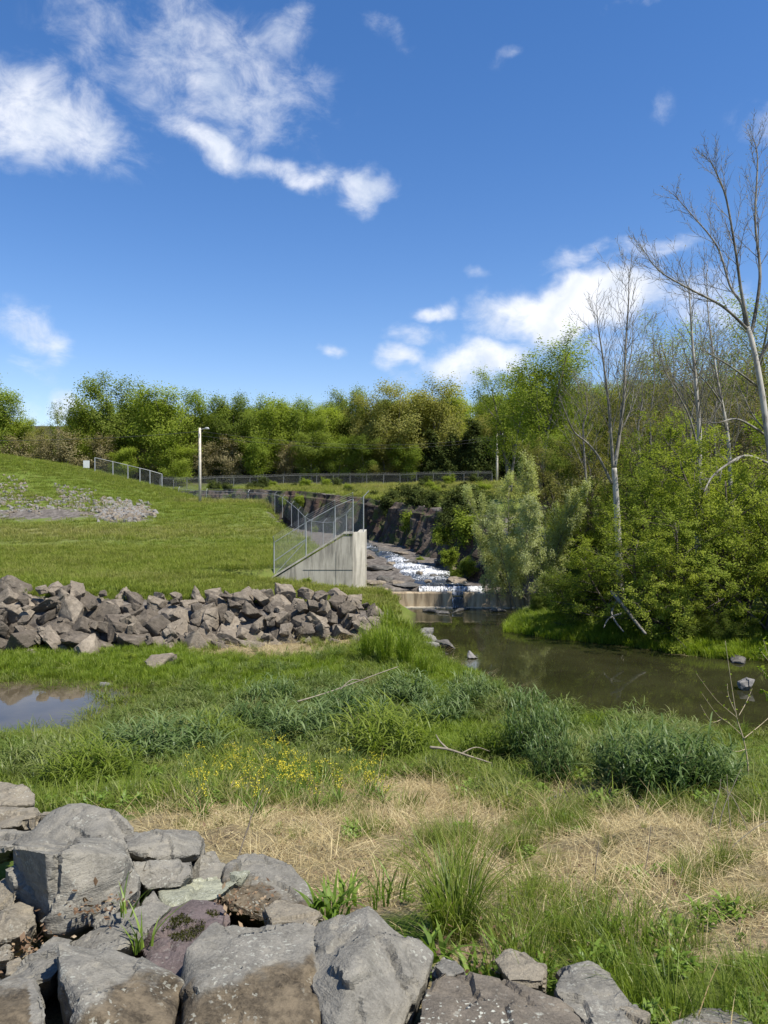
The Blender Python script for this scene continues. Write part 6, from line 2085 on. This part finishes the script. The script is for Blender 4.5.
def sapling():
    d = 10.6
    x, y, _ = W(749, 772, d); z = h1(x, y)
    o = thing('sapling', 'thin bare branched sapling with few yellow green leaves before the river', 'sapling', (x, y, z))
    off = np.array([x, y, z])
    b = MB(); nodes = []
    S = [([(750, 790), (748.7, 762), (744, 738), (737.5, 717), (730.7, 675), (725.8, 641)], 0, .3, .013, .003), ([(737.5, 718), (728, 710), (716, 699), (697, 674)], .1, -.4, .007, .002),
         ([(742, 735), (730, 724), (718, 715), (702.7, 694)], .05, -.5, .007, .002), ([(736, 712), (729.6, 697), (728, 684)], .12, .3, .005, .002), ([(739.7, 716), (747, 703), (753, 689)], .1, .5, .006, .002),
         ([(745, 739), (761, 726), (771, 717)], .05, .4, .007, .003), ([(722, 720), (712, 722), (701, 705)], 0, -.3, .005, .002), ([(746, 750), (735, 752), (722, 742), (716, 735)], 0, -.2, .005, .002)]
    for line, a, e, r0, r1 in S:
        q = pix_limb(line, d + a, d + e) - off
        b.tube(q, np.linspace(r0, r1, len(q)), 5); nodes += list(q[len(q) // 3::2])
    put('trunk', b.mesh('trunk', simple_mat('sapling_bark', (.33, .27, .17), .8), True), o)
    r = np.random.default_rng(4)
    V, Q, A = [], [], []
    for c in nodes:
        for _ in range(2):
            dr = r.normal(size=3); dr[2] = abs(dr[2]); dr /= np.linalg.norm(dr); s = np.cross(dr, r.normal(size=3)); s /= np.linalg.norm(s); e = r.uniform(.015, .05)
            n = len(V); V += [c, c + dr * e * .5 + s * e * .3, c + dr * e, c + dr * e * .5 - s * e * .3]; Q.append((n, n + 1, n + 2, n + 3)); A += [r.random()] * 4
    put('leaves', mk_mesh('leaves', np.array(V), Q, None, dict(v=np.array(A)), False, M['leaf_yellow']), o)
    # second sapling reaching in from the right edge
    x, y, _ = W(800, 800, 9.5); z = h1(x, y)
    o = thing('sapling', 'leafy twig of a sapling reaching in at the right edge above the river', 'sapling', (x, y, z)); off = np.array([x, y, z])
    b = MB(); nodes = []
    for line, r0 in (([(800, 815), (790, 740), (780, 690), (770, 660), (764, 640)], .012), ([(776, 680), (768, 676), (761, 668)], .005), ([(773, 665), (764, 655), (760, 648)], .004), ([(786, 715), (772, 700), (764, 690)], .005)):
        q = pix_limb(line, 9.5, 9.6) - off; b.tube(q, np.linspace(r0, .002, len(q)), 5); nodes += list(q[len(q) // 2:])
    put('trunk', b.mesh('trunk', bpy.data.materials['sapling_bark'], True), o)
    V, Q, A = [], [], []
    for c in nodes:
        for _ in range(3):
            dr = r.normal(size=3); dr /= np.linalg.norm(dr); s = np.cross(dr, r.normal(size=3)); s /= np.linalg.norm(s); e = r.uniform(.03, .075)
            n = len(V); V += [c, c + dr * e * .5 + s * e * .35, c + dr * e, c + dr * e * .5 - s * e * .35]; Q.append((n, n + 1, n + 2, n + 3)); A += [r.random()] * 4
    put('leaves', mk_mesh('leaves', np.array(V), Q, None, dict(v=np.array(A)), False, M['leaf_yellow']), o)


sapling()


def sticks():
    def stick(name, lines, label, mat='deadwood'):
        b = MB()
        for line, d0, d1, r0, r1 in lines:
            q = pix_limb(line, d0, d1); b.tube(q, np.linspace(r0, r1, len(q)), 6)
        tag(put(name, b.mesh(name, M[mat], True)), label, 'branch')
    stick('dead_branch', [([(297, 702), (330, 692), (381, 673), (398, 667)], 17.0, 18.6, .018, .008), ([(340, 690), (352, 680), (366, 682)], 17.4, 17.8, .014, .006)], 'long bleached branch lying across the flattened tussock in the marsh')
    stick('dead_branch', [([(430, 748), (448, 750), (470, 757), (492, 764)], 12.2, 12.0, .024, .010), ([(448, 750), (440, 742), (436, 735)], 12.2, 12.3, .02, .006), ([(462, 754), (476, 748), (490, 752)], 12.1, 12.4, .012, .005)], 'bleached gnarled branch lying on the bank left of the river bend tussocks')
    stick('dead_branch', [([(505, 672), (520, 674), (545, 676)], 19.5, 19.3, .015, .008)], 'thin pale stick by the rounded tussock') if False else None
    stick('dead_twig', [([(235, 868), (243, 842), (252, 815), (262, 790)], 4.6, 4.75, .005, .0018), ([(244, 838), (249, 826), (250, 812)], 4.65, 4.7, .003, .0012)], 'thin dark upright twig growing behind the pale leaning rock', 'twig')
    for k, (line, d, lab) in enumerate((([(709, 842), (714, 815), (720, 795), (722, 780)], 6.8, 'pale dry stem standing nearest the straw mound'), ([(716, 850), (724, 812), (733, 790), (742, 770)], 6.9, 'pale dry stem slanting right under the sapling'),
                                        ([(727, 856), (745, 838), (768, 823), (790, 820)], 6.4, 'long pale dry stem arching to the right edge'), ([(735, 850), (730, 810), (728, 775)], 7.0, 'thin dry stem upright beside the slanting one'),
                                        ([(752, 838), (735, 800), (722, 788)], 7.2, 'thin dry stem crossing leftward under the sapling'), ([(640, 898), (648, 862), (652, 826)], 5.6, 'thin brown stalk on the straw mound'), ([(672, 940), (676, 905), (684, 868)], 5.0, 'thin brown stalk in the grass below the straw mound'),
                                        ([(600, 925), (596, 880), (600, 842)], 5.1, 'slender brown stalk rising from the grass left of the straw mound'))):
        stick('dry_stem', [(line, d, d + .1, .0055, .002)], lab, 'twig' if k > 4 else 'deadwood')


sticks()


def weeds():
    def plant(px, py, d, h, n, w, lab, spread=.05, bend=.8):
        x, y, z = W(px, py, d)
        o = thing('weed_plant', lab, 'weed', (x, y, z))
        put('leaves', blade_mesh('leaves', M['weed'], [blades(int(px), n, h, w, spread, bend, .6, 4)]), o)
    plant(330, 915, 3.95, .13, 34, .022, 'leafy bright green weed behind the jagged light boulder', .10)
    plant(348, 900, 4.1, .11, 20, .020, 'small leafy weed at the right of the bright green weed', .08)
    plant(437, 958, 3.45, .12, 16, .022, 'small fresh weed at the right corner of the jagged boulder', .06)
    plant(480, 985, 3.4, .14, 24, .020, 'leafy weed on the edge of the long brown slab', .10)
    plant(512, 962, 3.65, .12, 18, .018, 'leafy weed beside the pale half buried rock', .09)
    plant(140, 950, 3.25, .15, 12, .010, 'grass sprig growing in the gap beside the purplish boulder', .05, .35)
    plant(128, 915, 3.4, .14, 8, .010, 'thin grass sprig beside the narrow slanting slab', .04, .35)
    plant(380, 905, 4.2, .20, 12, .012, 'upright dark grass sprig on the straw behind the boulders', .07, .4)
    plant(395, 895, 4.4, .20, 12, .012, 'second dark grass sprig on the straw by the fresh tuft', .07, .4)


weeds()
